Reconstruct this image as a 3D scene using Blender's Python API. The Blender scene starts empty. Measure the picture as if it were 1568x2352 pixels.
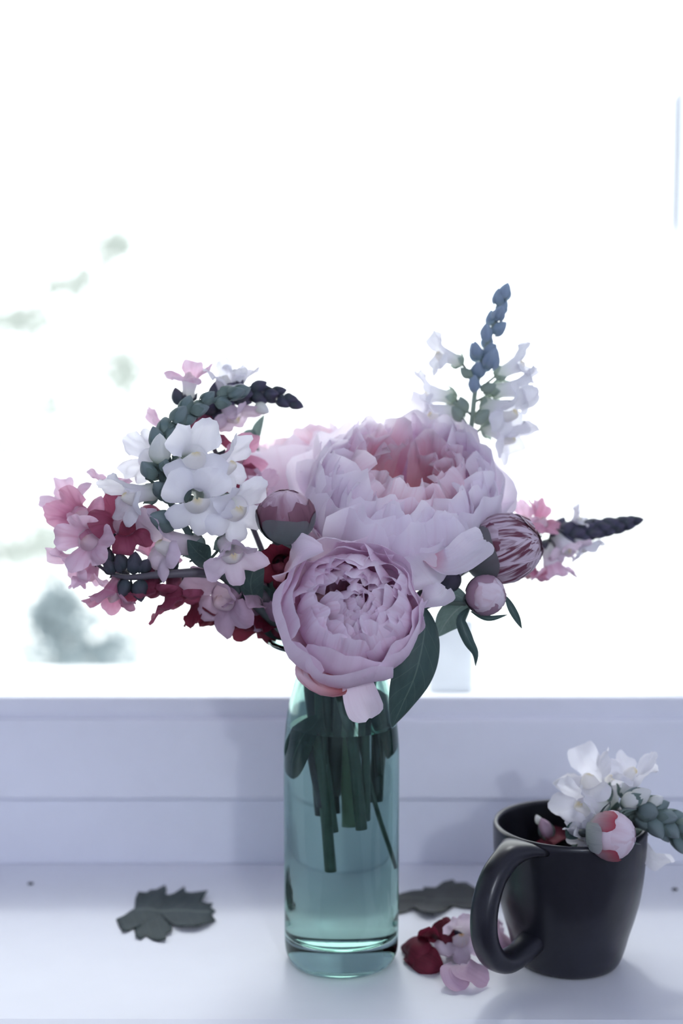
import bpy, math, random
from mathutils import Vector, Matrix, noise

S = bpy.context.scene
COL = S.collection
V = Vector
rad = math.radians

# ------------------------------------------------------------------ camera
CAM = V((0.0, -1.0, 0.4338))
PITCH = rad(6.0)
F = 50.0 / 36.0 * 2352.0
cd = bpy.data.cameras.new('camera')
cam = bpy.data.objects.new('camera', cd)
COL.objects.link(cam)
cam.location = CAM
cam.rotation_euler = (rad(90) - PITCH, 0, 0)
cd.lens = 50
cd.sensor_width = 36
cd.sensor_fit = 'AUTO'
cd.clip_start = 0.02
cd.clip_end = 200
cd.dof.use_dof = True
cd.dof.focus_distance = 0.945
cd.dof.aperture_fstop = 3.0
S.camera = cam

# ------------------------------------------------------------------ world
W = bpy.data.worlds.new('overcast_sky')
S.world = W
W.use_nodes = True
bg = W.node_tree.nodes['Background']
bg.inputs['Color'].default_value = (0.95, 0.975, 1.0, 1)
bg.inputs['Strength'].default_value = 3.1

# ------------------------------------------------------------------ lamps
def light(name, kind, loc, energy, color, **kw):
    l = bpy.data.lights.new(name, kind)
    l.energy = energy
    l.color = color
    for k, v in kw.items():
        setattr(l, k, v)
    o = bpy.data.objects.new(name, l)
    COL.objects.link(o)
    o.location = loc
    return o

light('ceiling_spot_lamp', 'POINT', (0.70, -2.9, 1.35), 46, (0.88, 0.94, 1.0), shadow_soft_size=0.05)
aw = light('room_fill_area', 'AREA', (-0.2, -3.1, 0.55), 2.5, (0.70, 0.87, 1.0), shape='RECTANGLE', size=1.8, size_y=1.3)  # added bluish fill panel behind the camera; the back wall has no window
aw.rotation_euler = (rad(90), 0, 0)

# sun behind thin cloud, high in front of the window
sn = light('hazy_sun', 'SUN', (0, 3, 4), 0.78, (0.97, 0.985, 1.0), angle=rad(8))
sn.rotation_euler = (rad(-33), 0, rad(2))

S.view_settings.view_transform = 'Standard'
S.view_settings.look = 'None'
S.view_settings.exposure = 0.0
S.view_settings.gamma = 1.0
S.view_settings.use_curve_mapping = False
cy = S.cycles
cy.max_bounces = 24
cy.diffuse_bounces = 12
cy.glossy_bounces = 4
cy.transmission_bounces = 14
cy.transparent_max_bounces = 16
cy.caustics_reflective = False
cy.caustics_refractive = True
cy.sample_clamp_indirect = 6.0
cy.use_denoising = True

# ------------------------------------------------------------------ helpers
def P(px, py, Y):
    """world point at depth Y that the photograph shows at pixel px, py"""
    u = (px - 784.0) / F
    v = (1176.0 - py) / F
    d = V((u, math.cos(PITCH) + v * math.sin(PITCH), -math.sin(PITCH) + v * math.cos(PITCH)))
    return CAM + d * ((Y - CAM.y) / d.y)

def G(px, py, z=0.0):
    """world point on the horizontal plane at height z"""
    u = (px - 784.0) / F
    v = (1176.0 - py) / F
    d = V((u, math.cos(PITCH) + v * math.sin(PITCH), -math.sin(PITCH) + v * math.cos(PITCH)))
    return CAM + d * ((z - CAM.z) / d.z)

def mesh(name, verts, faces, uvs=None, smooth=True):
    me = bpy.data.meshes.new(name)
    me.from_pydata([tuple(v) for v in verts], [], faces)
    if uvs is not None:
        ul = me.uv_layers.new(name='UVMap')
        for lp in me.loops:
            ul.data[lp.index].uv = uvs[lp.vertex_index]
    if smooth:
        me.polygons.foreach_set('use_smooth', [True] * len(me.polygons))
    me.materials.append(None)
    me.update()
    return me

WM = {}
def setmat(o, m):
    o.material_slots[0].link = 'OBJECT'
    o.material_slots[0].material = m

def put(name, me, mat, parent=None, world=None):
    """link a mesh object; world = its world matrix (default: the parent's)"""
    o = bpy.data.objects.new(name, me)
    COL.objects.link(o)
    pw = WM[parent] if parent else Matrix()
    w = world if world is not None else pw
    WM[o] = w
    if parent:
        o.parent = parent
    o.matrix_local = pw.inverted() @ w
    if mat is not None:
        setmat(o, mat)
    return o

def thing(name, label, cat, loc, group=None):
    o = bpy.data.objects.new(name, None)
    COL.objects.link(o)
    o.empty_display_size = 0.02
    o.location = loc
    WM[o] = Matrix.Translation(loc)
    o['label'] = label
    o['category'] = cat
    if group:
        o['group'] = group
    return o

def tag(o, label, cat, group=None, kind=None):
    o['label'] = label
    o['category'] = cat
    if group:
        o['group'] = group
    if kind:
        o['kind'] = kind
    return o

def struct(o):
    o['kind'] = 'structure'
    return o

def wput(name, verts, faces, mat, parent=None, uvs=None, smooth=True):
    """mesh given in world coordinates"""
    pw = WM[parent] if parent else Matrix()
    inv = pw.inverted()
    return put(name, mesh(name, [inv @ V(v) for v in verts], faces, uvs, smooth), mat, parent)

def box_vf(x0, x1, y0, y1, z0, z1):
    v = [(x, y, z) for z in (z0, z1) for y in (y0, y1) for x in (x0, x1)]
    f = [(0, 2, 3, 1), (4, 5, 7, 6), (0, 1, 5, 4), (2, 6, 7, 3), (0, 4, 6, 2), (1, 3, 7, 5)]
    return v, f

def box(name, x0, x1, y0, y1, z0, z1, mat, parent=None, bevel=0.0):
    v, f = box_vf(x0, x1, y0, y1, z0, z1)
    o = wput(name, v, f, mat, parent, smooth=False)
    if bevel:
        b = o.modifiers.new('bevel', 'BEVEL')
        b.width = bevel
        b.segments = 3
        b.limit_method = 'ANGLE'
    return o

def catmull(pts, n):
    pts = [V(p) for p in pts]
    if len(pts) == 2:
        return [pts[0].lerp(pts[1], i / n) for i in range(n + 1)]
    q = [pts[0] * 2 - pts[1]] + pts + [pts[-1] * 2 - pts[-2]]
    # chord-length sampling
    L = [0]
    for a, b in zip(pts, pts[1:]):
        L.append(L[-1] + max((b - a).length, 1e-6))
    out = []
    for i in range(n + 1):
        d = L[-1] * i / n
        k = 0
        while k < len(pts) - 2 and d > L[k + 1]:
            k += 1
        t = (d - L[k]) / (L[k + 1] - L[k])
        p0, p1, p2, p3 = q[k:k + 4]
        out.append(0.5 * ((2 * p1) + (p2 - p0) * t + (2 * p0 - 5 * p1 + 4 * p2 - p3) * t * t + (3 * p1 - p0 - 3 * p2 + p3) * t ** 3))
    return out

def frames(c):
    T = []
    for i in range(len(c)):
        a = c[max(i - 1, 0)]
        b = c[min(i + 1, len(c) - 1)]
        T.append((b - a).normalized())
    n = T[0].orthogonal().normalized()
    N = []
    for t in T:
        n = (n - t * n.dot(t)).normalized()
        N.append(n.copy())
    return T, N

def tube_vf(pts, r0, r1, n=24, k=10, bumps=0.0, seed=0, radf=None):
    c = catmull(pts, n)
    T, N = frames(c)
    vs, fs, uv = [], [], []
    for i, p in enumerate(c):
        s = i / n
        r = r0 + (r1 - r0) * s
        if radf:
            r = radf(s)
        b = T[i].cross(N[i])
        for j in range(k):
            a = 2 * math.pi * j / k
            rr = r * (1 + bumps * noise.noise(V((s * 14, a, seed))))
            vs.append(p + (N[i] * math.cos(a) + b * math.sin(a)) * rr)
            uv.append((j / k, s))
    for i in range(n):
        for j in range(k):
            j2 = (j + 1) % k
            fs.append((i * k + j, i * k + j2, (i + 1) * k + j2, (i + 1) * k + j))
    fs.append(tuple(range(k))[::-1])
    fs.append(tuple(range(n * k, n * k + k)))
    return vs, fs, uv

def grid_faces(nr, nc):
    return [(i * nc + j, i * nc + j + 1, (i + 1) * nc + j + 1, (i + 1) * nc + j) for i in range(nr - 1) for j in range(nc - 1)]

def lathe_vf(prof, n=64, cap0=False, cap1=False):
    vs, fs, uv = [], [], []
    for i, (r, z) in enumerate(prof):
        for j in range(n):
            a = 2 * math.pi * j / n
            vs.append((r * math.cos(a), r * math.sin(a), z))
            uv.append((j / n, i / (len(prof) - 1)))
    for i in range(len(prof) - 1):
        for j in range(n):
            j2 = (j + 1) % n
            fs.append((i * n + j, i * n + j2, (i + 1) * n + j2, (i + 1) * n + j))
    if cap0:
        fs.append(tuple(range(n))[::-1])
    if cap1:
        b = (len(prof) - 1) * n
        fs.append(tuple(range(b, b + n)))
    return vs, fs, uv

def smooth_prof(pts, n):
    c = catmull([V((p[0], p[1], 0)) for p in pts], n)
    return [(max(q.x, 0.0), q.y) for q in c]

# ------------------------------------------------------------------ materials
def nt(name):
    m = bpy.data.materials.new(name)
    m.use_nodes = True
    t = m.node_tree
    t.nodes.clear()
    out = t.nodes.new('ShaderNodeOutputMaterial')
    return m, t, out

def c4(c):
    return (c[0], c[1], c[2], 1)

def plain(name, col, rough=0.5, var=0.05, scale=40, spec=0.5, bump=0.0, bscale=200):
    m, t, out = nt(name)
    p = t.nodes.new('ShaderNodeBsdfPrincipled')
    p.inputs['Roughness'].default_value = rough
    p.inputs['Specular IOR Level'].default_value = spec
    co = t.nodes.new('ShaderNodeTexCoord')
    nz = t.nodes.new('ShaderNodeTexNoise')
    nz.inputs['Scale'].default_value = scale
    nz.inputs['Detail'].default_value = 4
    t.links.new(co.outputs['Object'], nz.inputs['Vector'])
    rp = t.nodes.new('ShaderNodeValToRGB')
    rp.color_ramp.elements[0].position = 0.3
    rp.color_ramp.elements[1].position = 0.7
    rp.color_ramp.elements[0].color = c4([x * (1 - var) for x in col])
    rp.color_ramp.elements[1].color = c4([min(1, x * (1 + var)) for x in col])
    t.links.new(nz.outputs['Fac'], rp.inputs['Fac'])
    t.links.new(rp.outputs['Color'], p.inputs['Base Color'])
    if bump:
        n2 = t.nodes.new('ShaderNodeTexNoise')
        n2.inputs['Scale'].default_value = bscale
        t.links.new(co.outputs['Object'], n2.inputs['Vector'])
        b = t.nodes.new('ShaderNodeBump')
        b.inputs['Strength'].default_value = bump
        b.inputs['Distance'].default_value = 0.001
        t.links.new(n2.outputs['Fac'], b.inputs['Height'])
        t.links.new(b.outputs['Normal'], p.inputs['Normal'])
    t.links.new(p.outputs['BSDF'], out.inputs['Surface'])
    return m

def petal_mat(name, base, mid, tip, streak=None, sfac=0.25, trans=0.4, sx=14.0, sy=1.2, rough=0.6, lo=0.5, hi=0.75, p0=0.05, p1=0.35, bump=0.15):
    """colour runs along the petal (uv v), fine streaks follow it; partly translucent"""
    m, t, out = nt(name)
    uv = t.nodes.new('ShaderNodeUVMap')
    sep = t.nodes.new('ShaderNodeSeparateXYZ')
    t.links.new(uv.outputs['UV'], sep.inputs[0])
    rp = t.nodes.new('ShaderNodeValToRGB')
    e = rp.color_ramp.elements
    e[0].position = p0
    e[0].color = c4(base)
    e[1].position = 1.0
    e[1].color = c4(tip)
    k = e.new(p1)
    k.color = c4(mid)
    t.links.new(sep.outputs['Y'], rp.inputs['Fac'])
    mp = t.nodes.new('ShaderNodeMapping')
    mp.inputs['Scale'].default_value = (sx, sy, 1)
    info = t.nodes.new('ShaderNodeObjectInfo')
    comb = t.nodes.new('ShaderNodeCombineXYZ')
    mul = t.nodes.new('ShaderNodeMath')
    mul.operation = 'MULTIPLY'
    mul.inputs[1].default_value = 37.0
    t.links.new(info.outputs['Random'], mul.inputs[0])
    t.links.new(mul.outputs[0], comb.inputs['Z'])
    t.links.new(comb.outputs[0], mp.inputs['Location'])
    t.links.new(uv.outputs['UV'], mp.inputs['Vector'])
    nz = t.nodes.new('ShaderNodeTexNoise')
    nz.inputs['Scale'].default_value = 1.0
    nz.inputs['Detail'].default_value = 3
    nz.inputs['Distortion'].default_value = 0.4
    t.links.new(mp.outputs[0], nz.inputs['Vector'])
    r2 = t.nodes.new('ShaderNodeMapRange')
    r2.inputs['From Min'].default_value = lo
    r2.inputs['From Max'].default_value = hi
    r2.inputs['To Max'].default_value = sfac
    t.links.new(nz.outputs['Fac'], r2.inputs['Value'])
    mx = t.nodes.new('ShaderNodeMix')
    mx.data_type = 'RGBA'
    t.links.new(r2.outputs[0], mx.inputs['Factor'])
    t.links.new(rp.outputs['Color'], mx.inputs[6])
    mx.inputs[7].default_value = c4(streak or base)
    p = t.nodes.new('ShaderNodeBsdfPrincipled')
    p.inputs['Roughness'].default_value = rough
    p.inputs['Specular IOR Level'].default_value = 0.25
    t.links.new(mx.outputs[2], p.inputs['Base Color'])
    if bump:
        b = t.nodes.new('ShaderNodeBump')
        b.inputs['Strength'].default_value = bump
        b.inputs['Distance'].default_value = 0.002
        t.links.new(nz.outputs['Fac'], b.inputs['Height'])
        t.links.new(b.outputs['Normal'], p.inputs['Normal'])
    tr = t.nodes.new('ShaderNodeBsdfTranslucent')
    t.links.new(mx.outputs[2], tr.inputs['Color'])
    ms = t.nodes.new('ShaderNodeMixShader')
    ms.inputs[0].default_value = trans
    t.links.new(p.outputs[0], ms.inputs[1])
    t.links.new(tr.outputs[0], ms.inputs[2])
    t.links.new(ms.outputs[0], out.inputs['Surface'])
    return m

def leaf_mat(name, col, vein, trans=0.25, nv=7.0, rough=0.45, vw=0.06):
    """midrib and side veins drawn from the leaf's own uv"""
    m, t, out = nt(name)
    L = t.links.new
    def M(op, a, b=None):
        n = t.nodes.new('ShaderNodeMath')
        n.operation = op
        for i, x in enumerate((a, b)):
            if x is None:
                continue
            if isinstance(x, (int, float)):
                n.inputs[i].default_value = x
            else:
                L(x, n.inputs[i])
        return n.outputs[0]
    uv = t.nodes.new('ShaderNodeUVMap')
    sep = t.nodes.new('ShaderNodeSeparateXYZ')
    L(uv.outputs['UV'], sep.inputs[0])
    au = M('ABSOLUTE', M('SUBTRACT', sep.outputs['X'], 0.5))
    mid = M('LESS_THAN', au, 0.018)
    fr = M('FRACT', M('MULTIPLY', M('SUBTRACT', sep.outputs['Y'], M('MULTIPLY', au, 0.45)), nv))
    side = M('MULTIPLY', M('LESS_THAN', fr, vw), 0.5)
    fac = M('MAXIMUM', mid, side)
    nz = t.nodes.new('ShaderNodeTexNoise')
    nz.inputs['Scale'].default_value = 9
    L(uv.outputs['UV'], nz.inputs['Vector'])
    rp = t.nodes.new('ShaderNodeValToRGB')
    rp.color_ramp.elements[0].color = c4([x * 0.8 for x in col])
    rp.color_ramp.elements[1].color = c4([x * 1.2 for x in col])
    L(nz.outputs['Fac'], rp.inputs['Fac'])
    mx = t.nodes.new('ShaderNodeMix')
    mx.data_type = 'RGBA'
    L(M('MULTIPLY', fac, 0.6), mx.inputs['Factor'])
    L(rp.outputs['Color'], mx.inputs[6])
    mx.inputs[7].default_value = c4(vein)
    p = t.nodes.new('ShaderNodeBsdfPrincipled')
    p.inputs['Roughness'].default_value = rough
    p.inputs['Specular IOR Level'].default_value = 0.35
    L(mx.outputs[2], p.inputs['Base Color'])
    tr = t.nodes.new('ShaderNodeBsdfTranslucent')
    L(mx.outputs[2], tr.inputs['Color'])
    ms = t.nodes.new('ShaderNodeMixShader')
    ms.inputs[0].default_value = trans
    L(p.outputs[0], ms.inputs[1])
    L(tr.outputs[0], ms.inputs[2])
    L(ms.outputs[0], out.inputs['Surface'])
    return m

def glass(name, col, ior, rough=0.0):
    m, t, out = nt(name)
    g = t.nodes.new('ShaderNodeBsdfGlass')
    g.inputs['Color'].default_value = c4(col)
    g.inputs['IOR'].default_value = ior
    g.inputs['Roughness'].default_value = rough
    t.links.new(g.outputs[0], out.inputs['Surface'])
    return m

def thin_glass(name):
    m, t, out = nt(name)
    a = t.nodes.new('ShaderNodeBsdfTransparent')
    a.inputs['Color'].default_value = (0.97, 0.985, 0.98, 1)
    b = t.nodes.new('ShaderNodeBsdfGlossy')
    b.inputs['Roughness'].default_value = 0.0
    fr = t.nodes.new('ShaderNodeFresnel')
    fr.inputs['IOR'].default_value = 1.45
    ms = t.nodes.new('ShaderNodeMixShader')
    geo = t.nodes.new('ShaderNodeNewGeometry')       # reflect once, on the face light enters by
    inv = t.nodes.new('ShaderNodeMath')
    inv.operation = 'SUBTRACT'
    inv.inputs[0].default_value = 1.0
    t.links.new(geo.outputs['Backfacing'], inv.inputs[1])
    mul = t.nodes.new('ShaderNodeMath')
    mul.operation = 'MULTIPLY'
    t.links.new(fr.outputs[0], mul.inputs[0])
    t.links.new(inv.outputs[0], mul.inputs[1])
    t.links.new(mul.outputs[0], ms.inputs[0])
    t.links.new(a.outputs[0], ms.inputs[1])
    t.links.new(b.outputs[0], ms.inputs[2])
    t.links.new(ms.outputs[0], out.inputs['Surface'])
    return m

M_paint = plain('white_window_paint', (0.76, 0.77, 0.84), 0.45, 0.015, 30)
M_sill = plain('white_sill_lacquer', (0.80, 0.81, 0.85), 0.42, 0.012, 25, 0.4)
M_wall = plain('white_wall_plaster', (0.72, 0.73, 0.80), 0.8, 0.03, 6)
M_floor = plain('dark_wood_floor', (0.10, 0.08, 0.09), 0.5, 0.25, 5)
M_ext = plain('white_outer_ledge_metal', (0.85, 0.86, 0.88), 0.4, 0.02, 20)
M_gasket = plain('grey_gasket', (0.30, 0.32, 0.38), 0.6, 0.05, 60)
M_ground = plain('pale_gravel', (0.72, 0.73, 0.72), 0.9, 0.1, 3)
M_greyblock = plain('pale_grey_stone', (0.74, 0.76, 0.78), 0.7, 0.08, 30)
M_metal = plain('hinge_metal', (0.7, 0.7, 0.75), 0.35, 0.03, 50)
M_pane = thin_glass('window_glass')
M_glass = glass('green_bottle_glass', (0.71, 0.82, 0.795), 1.46)
M_waterface = glass('water_in_glass', (0.87, 0.935, 0.915), 1.333 / 1.46)
M_watertop = glass('water_surface', (1, 1, 1), 1.333)
M_mug = plain('black_glazed_ceramic', (0.014, 0.014, 0.021), 0.30, 0.25, 14, 0.5, 0.15, 90)
M_tea = plain('dark_water', (0.012, 0.010, 0.013), 0.05, 0.05, 20)
M_bark = plain('grey_bark', (0.20, 0.19, 0.18), 0.9, 0.3, 8)
M_speck = plain('dark_crumb', (0.05, 0.05, 0.07), 0.9, 0.2, 300)

PK = dict(streak=(0.72, 0.42, 0.54), sfac=0.14, trans=0.5)
M_peony_pale = petal_mat('pale_pink_petal', (0.80, 0.46, 0.54), (0.94, 0.86, 0.94), (0.96, 0.92, 0.97), **PK)
M_peony_core = petal_mat('rose_core_petal', (0.80, 0.24, 0.28), (0.93, 0.66, 0.72), (0.96, 0.87, 0.93), streak=(0.7, 0.3, 0.4), sfac=0.25, trans=0.5, p1=0.5)
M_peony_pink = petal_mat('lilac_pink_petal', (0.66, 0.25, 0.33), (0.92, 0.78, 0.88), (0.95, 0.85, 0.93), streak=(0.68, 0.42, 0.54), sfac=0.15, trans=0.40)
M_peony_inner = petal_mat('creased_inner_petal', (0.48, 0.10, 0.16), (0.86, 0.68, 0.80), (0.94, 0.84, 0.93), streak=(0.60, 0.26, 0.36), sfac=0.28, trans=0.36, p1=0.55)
M_peony_red = petal_mat('red_stained_petal', (0.50, 0.14, 0.15), (0.80, 0.66, 0.72), (0.55, 0.12, 0.12), streak=(0.45, 0.12, 0.13), sfac=0.9, trans=0.25, sx=7, sy=2.0)
M_bud_maroon = petal_mat('maroon_bud_petal', (0.10, 0.06, 0.075), (0.14, 0.055, 0.075), (0.24, 0.11, 0.15), streak=(0.09, 0.03, 0.045), sfac=0.7, trans=0.03, sx=4, sy=1.5, p1=0.55)
M_bud_rosy = petal_mat('rosy_bud_petal', (0.20, 0.09, 0.12), (0.34, 0.18, 0.24), (0.70, 0.54, 0.63), streak=(0.28, 0.10, 0.15), sfac=0.6, trans=0.08, sx=5, sy=2, p1=0.6)
M_bud_stripe = petal_mat('striped_bud_petal', (0.44, 0.32, 0.39), (0.54, 0.42, 0.50), (0.66, 0.54, 0.62), streak=(0.17, 0.055, 0.085), sfac=1.0, trans=0.06, sx=13, sy=3.0, lo=0.44, hi=0.58)
M_bud_mauve = petal_mat('mauve_bud_petal', (0.34, 0.24, 0.30), (0.38, 0.25, 0.32), (0.42, 0.26, 0.34), streak=(0.28, 0.15, 0.20), sfac=0.5, trans=0.12, sx=3)
M_bud_pale = petal_mat('pale_bud_petal', (0.70, 0.55, 0.64), (0.80, 0.68, 0.76), (0.86, 0.76, 0.83), streak=(0.5, 0.15, 0.2), sfac=0.35, trans=0.2, sx=4)
M_bud_red = petal_mat('red_bud_patch', (0.34, 0.36, 0.36), (0.42, 0.30, 0.33), (0.38, 0.05, 0.08), streak=(0.4, 0.1, 0.13), sfac=0.3, trans=0.12, sx=5, p0=0.2, p1=0.55)
M_sepal = petal_mat('green_sepal', (0.08, 0.13, 0.12), (0.10, 0.15, 0.14), (0.16, 0.15, 0.16), streak=(0.12, 0.08, 0.09), sfac=0.4, trans=0.03, sx=5, rough=0.5)
M_sepal_pale = petal_mat('pale_green_sepal', (0.25, 0.30, 0.27), (0.30, 0.35, 0.32), (0.40, 0.40, 0.40), streak=(0.18, 0.2, 0.2), sfac=0.4, trans=0.1, sx=12, rough=0.5)
M_leaf = leaf_mat('dark_peony_leaf', (0.055, 0.095, 0.088), (0.13, 0.19, 0.18), 0.22)
M_leaf_sill = leaf_mat('dark_lobed_leaf', (0.045, 0.062, 0.062), (0.12, 0.15, 0.15), 0.10, 9.0, 0.6)
M_leaf_olive = leaf_mat('olive_leaf', (0.085, 0.09, 0.085), (0.14, 0.15, 0.14), 0.12, 9.0, 0.6)
M_leaf_light = leaf_mat('grey_green_leaf', (0.16, 0.23, 0.21), (0.30, 0.37, 0.34), 0.35)
M_stem = plain('green_stem', (0.10, 0.14, 0.12), 0.45, 0.2, 60)
M_stem_dark = plain('dark_stem', (0.06, 0.075, 0.075), 0.45, 0.2, 60)
M_stem_mauve = plain('mauve_stem', (0.11, 0.10, 0.12), 0.5, 0.2, 60)
M_stem_pale = petal_mat('pale_green_stem', (0.42, 0.50, 0.42), (0.46, 0.55, 0.45), (0.40, 0.48, 0.44), sfac=0.1, trans=0.45)
M_calyx = petal_mat('snapdragon_calyx', (0.22, 0.29, 0.26), (0.19, 0.26, 0.24), (0.16, 0.22, 0.21), sfac=0.1, trans=0.3, rough=0.6)
M_calyx_dark = petal_mat('dark_calyx', (0.07, 0.085, 0.10), (0.06, 0.075, 0.09), (0.09, 0.08, 0.11), sfac=0.1, trans=0.12, rough=0.6)
M_budgreen = petal_mat('grey_green_bud', (0.28, 0.36, 0.33), (0.20, 0.28, 0.28), (0.25, 0.31, 0.32), sfac=0.1, trans=0.3, rough=0.6)
M_budblue = petal_mat('blue_green_bud', (0.50, 0.60, 0.62), (0.40, 0.50, 0.62), (0.48, 0.58, 0.70), sfac=0.1, trans=0.5, rough=0.6)
M_buddark = petal_mat('dark_violet_bud', (0.07, 0.08, 0.11), (0.06, 0.065, 0.10), (0.10, 0.09, 0.14), sfac=0.1, trans=0.12, rough=0.6)
M_budwhite = petal_mat('white_bud', (0.45, 0.55, 0.42), (0.84, 0.86, 0.80), (0.90, 0.90, 0.90), sfac=0.05, trans=0.35)

SN = {}
SN['white'] = petal_mat('white_snapdragon_petal', (0.80, 0.84, 0.76), (0.90, 0.89, 0.93), (0.92, 0.91, 0.95), streak=(0.84, 0.76, 0.86), sfac=0.18, trans=0.5, p1=0.3)
SN['blush'] = petal_mat('blush_snapdragon_petal', (0.78, 0.76, 0.76), (0.80, 0.70, 0.78), (0.80, 0.66, 0.77), streak=(0.66, 0.42, 0.58), sfac=0.2, trans=0.40)
SN['pink'] = petal_mat('pink_snapdragon_petal', (0.80, 0.74, 0.77), (0.80, 0.54, 0.67), (0.86, 0.66, 0.78), streak=(0.60, 0.22, 0.36), sfac=0.35, trans=0.42)
SN['rose'] = petal_mat('rose_snapdragon_petal', (0.70, 0.58, 0.64), (0.58, 0.24, 0.36), (0.74, 0.42, 0.55), streak=(0.42, 0.08, 0.16), sfac=0.4, trans=0.40)
SN['crimson'] = petal_mat('crimson_snapdragon_petal', (0.36, 0.14, 0.20), (0.25, 0.045, 0.09), (0.38, 0.10, 0.17), streak=(0.16, 0.02, 0.04), sfac=0.5, trans=0.32)
SN['dark'] = petal_mat('dark_red_snapdragon_petal', (0.12, 0.02, 0.04), (0.13, 0.015, 0.03), (0.19, 0.022, 0.045), streak=(0.07, 0.008, 0.02), sfac=0.5, trans=0.25)
SN['mauve'] = petal_mat('mauve_snapdragon_petal', (0.58, 0.47, 0.56), (0.58, 0.42, 0.53), (0.62, 0.44, 0.56), streak=(0.40, 0.20, 0.31), sfac=0.3, trans=0.34)
M_palate_white = petal_mat('white_palate', (0.88, 0.86, 0.84), (0.90, 0.87, 0.82), (0.86, 0.74, 0.42), sfac=0.1, trans=0.35, p1=0.6)
M_palate_pink = petal_mat('pale_pink_palate', (0.80, 0.66, 0.72), (0.80, 0.62, 0.68), (0.82, 0.60, 0.58), sfac=0.2, trans=0.35)
M_palate_dark = petal_mat('crimson_palate', (0.30, 0.06, 0.10), (0.34, 0.08, 0.13), (0.40, 0.10, 0.13), sfac=0.2, trans=0.3)
M_palate_yellow = petal_mat('yellow_spotted_palate', (0.82, 0.72, 0.76), (0.84, 0.76, 0.78), (0.80, 0.50, 0.12), streak=(0.8, 0.5, 0.1), sfac=0.3, trans=0.3, p1=0.7)
PAL = dict(white=M_palate_white, blush=M_palate_white, pink=M_palate_pink, rose=M_palate_pink, crimson=M_palate_dark, dark=M_palate_dark, mauve=M_palate_pink)

# ================================================================== SETTING
FY = 0.198            # front face of the fixed window frame
# --- window_1
win = bpy.data.objects.new('window_1', None)
COL.objects.link(win)
win.location = (-0.25, FY, 0)
WM[win] = Matrix.Translation(win.location)
struct(win)
WX0, WX1, WH = -0.95, 0.40, 1.10
# sill board with a rounded front edge
sv = []
prof = [(0.215, -0.03), (-0.085, -0.03), (-0.0975, -0.026), (-0.1025, -0.018), (-0.1025, -0.008), (-0.0995, -0.002), (-0.094, 0.0), (0.0, 0.0), (0.1, 0.0), (0.215, 0.0)]
for x, dy in ((-1.05, 0.002), (0.50, -0.0035)):
    for y, z in prof:
        sv.append((x, y + dy, z))
n = len(prof)
sf = [(i, i + 1, n + i + 1, n + i) for i in range(n - 1)] + [(n - 1, 0, n, 2 * n - 1), tuple(range(n))[::-1], tuple(range(n, 2 * n))]
wput('window_sill', sv, sf, M_sill, win, smooth=False)
# fixed frame: bottom rail, two posts, head
box('frame_rail', WX0, WX1, FY, FY + 0.07, 0.0, 0.0585, M_paint, win, 0.002)
box('frame_post', WX0, WX0 + 0.05, FY, FY + 0.07, 0.0, WH, M_paint, win, 0.002)
box('frame_post', WX1 - 0.045, WX1, FY, FY + 0.07, 0.0, WH, M_paint, win, 0.002)
box('frame_head', WX0, WX1, FY, FY + 0.07, WH - 0.05, WH, M_paint, win, 0.002)
# gasket in the gap between frame and sash
box('gasket', WX0 + 0.03, WX1 - 0.03, FY + 0.004, FY + 0.05, 0.057, 0.064, M_gasket, win)
# opening sash
SY0, SY1 = FY - 0.015, FY + 0.055
sx1 = 0.3955
SXI = 0.3270          # inner edge of the right stile (front)
box('sash_rail', WX0 + 0.03, sx1, SY0, SY1, 0.0625, 0.1325, M_paint, win, 0.0025)
box('sash_stile', SXI, sx1, SY0, SY1, 0.0625, WH - 0.02, M_paint, win, 0.0025)
box('sash_stile', WX0 + 0.03, WX0 + 0.10, SY0, SY1, 0.0625, WH - 0.02, M_paint, win, 0.0025)
box('sash_head', WX0 + 0.03, sx1, SY0, SY1, WH - 0.09, WH - 0.02, M_paint, win, 0.0025)
# glazing bead on the rail, set back a little behind it, its top sloping to the glass
bz0, bz1 = 0.1325, 0.1500
bv = []
for x in (WX0 + 0.09, SXI + 0.004):
    bv += [(x, SY0 + 0.006, bz0 - 0.004), (x, SY0 + 0.006, bz1 - 0.0015), (x, SY0 + 0.0075, bz1), (x, SY0 + 0.034, bz1 - 0.003), (x, SY0 + 0.034, bz0 - 0.004)]
bf = [(i, (i + 1) % 5, 5 + (i + 1) % 5, 5 + i) for i in range(5)] + [(4, 3, 2, 1, 0), (5, 6, 7, 8, 9)]
wput('glazing_bead', bv, bf, M_paint, win, smooth=False)
box('glazing_bead', SXI - 0.014, SXI + 0.003, SY0 + 0.008, SY0 + 0.034, bz1 - 0.004, WH - 0.09, M_paint, win, 0.0015)
box('glass_pane', WX0 + 0.09, SXI + 0.004, SY0 + 0.036, SY0 + 0.040, 0.125, WH - 0.08, M_pane, win)
# outer side reveal with a shutter stop on its far edge
OX = 0.332
box('outer_reveal', OX, 0.46, FY + 0.072, 0.450, 0.10, WH + 0.1, M_ext, win, 0.003)
hy = 0.430
hz0 = P(1548, 540, hy).z
hz1 = P(1548, 212, hy).z
hv = []
hp = [(hz0, -0.001), (hz0 + 0.012, -0.0045), (hz1 - 0.008, -0.0055), (hz1, -0.0015)]
for y in (hy, hy + 0.018):
    for z, d in hp:
        hv.append((OX + d, y, z))
    hv += [(OX + 0.004, y, hz1), (OX + 0.004, y, hz0)]
hf = [(5, 4, 3, 2, 1, 0), (6, 7, 8, 9, 10, 11)] + [(i, (i + 1) % 6, 6 + (i + 1) % 6, 6 + i) for i in range(6)]
wput('shutter_stop', hv, hf, M_ext, win, smooth=False)
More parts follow.
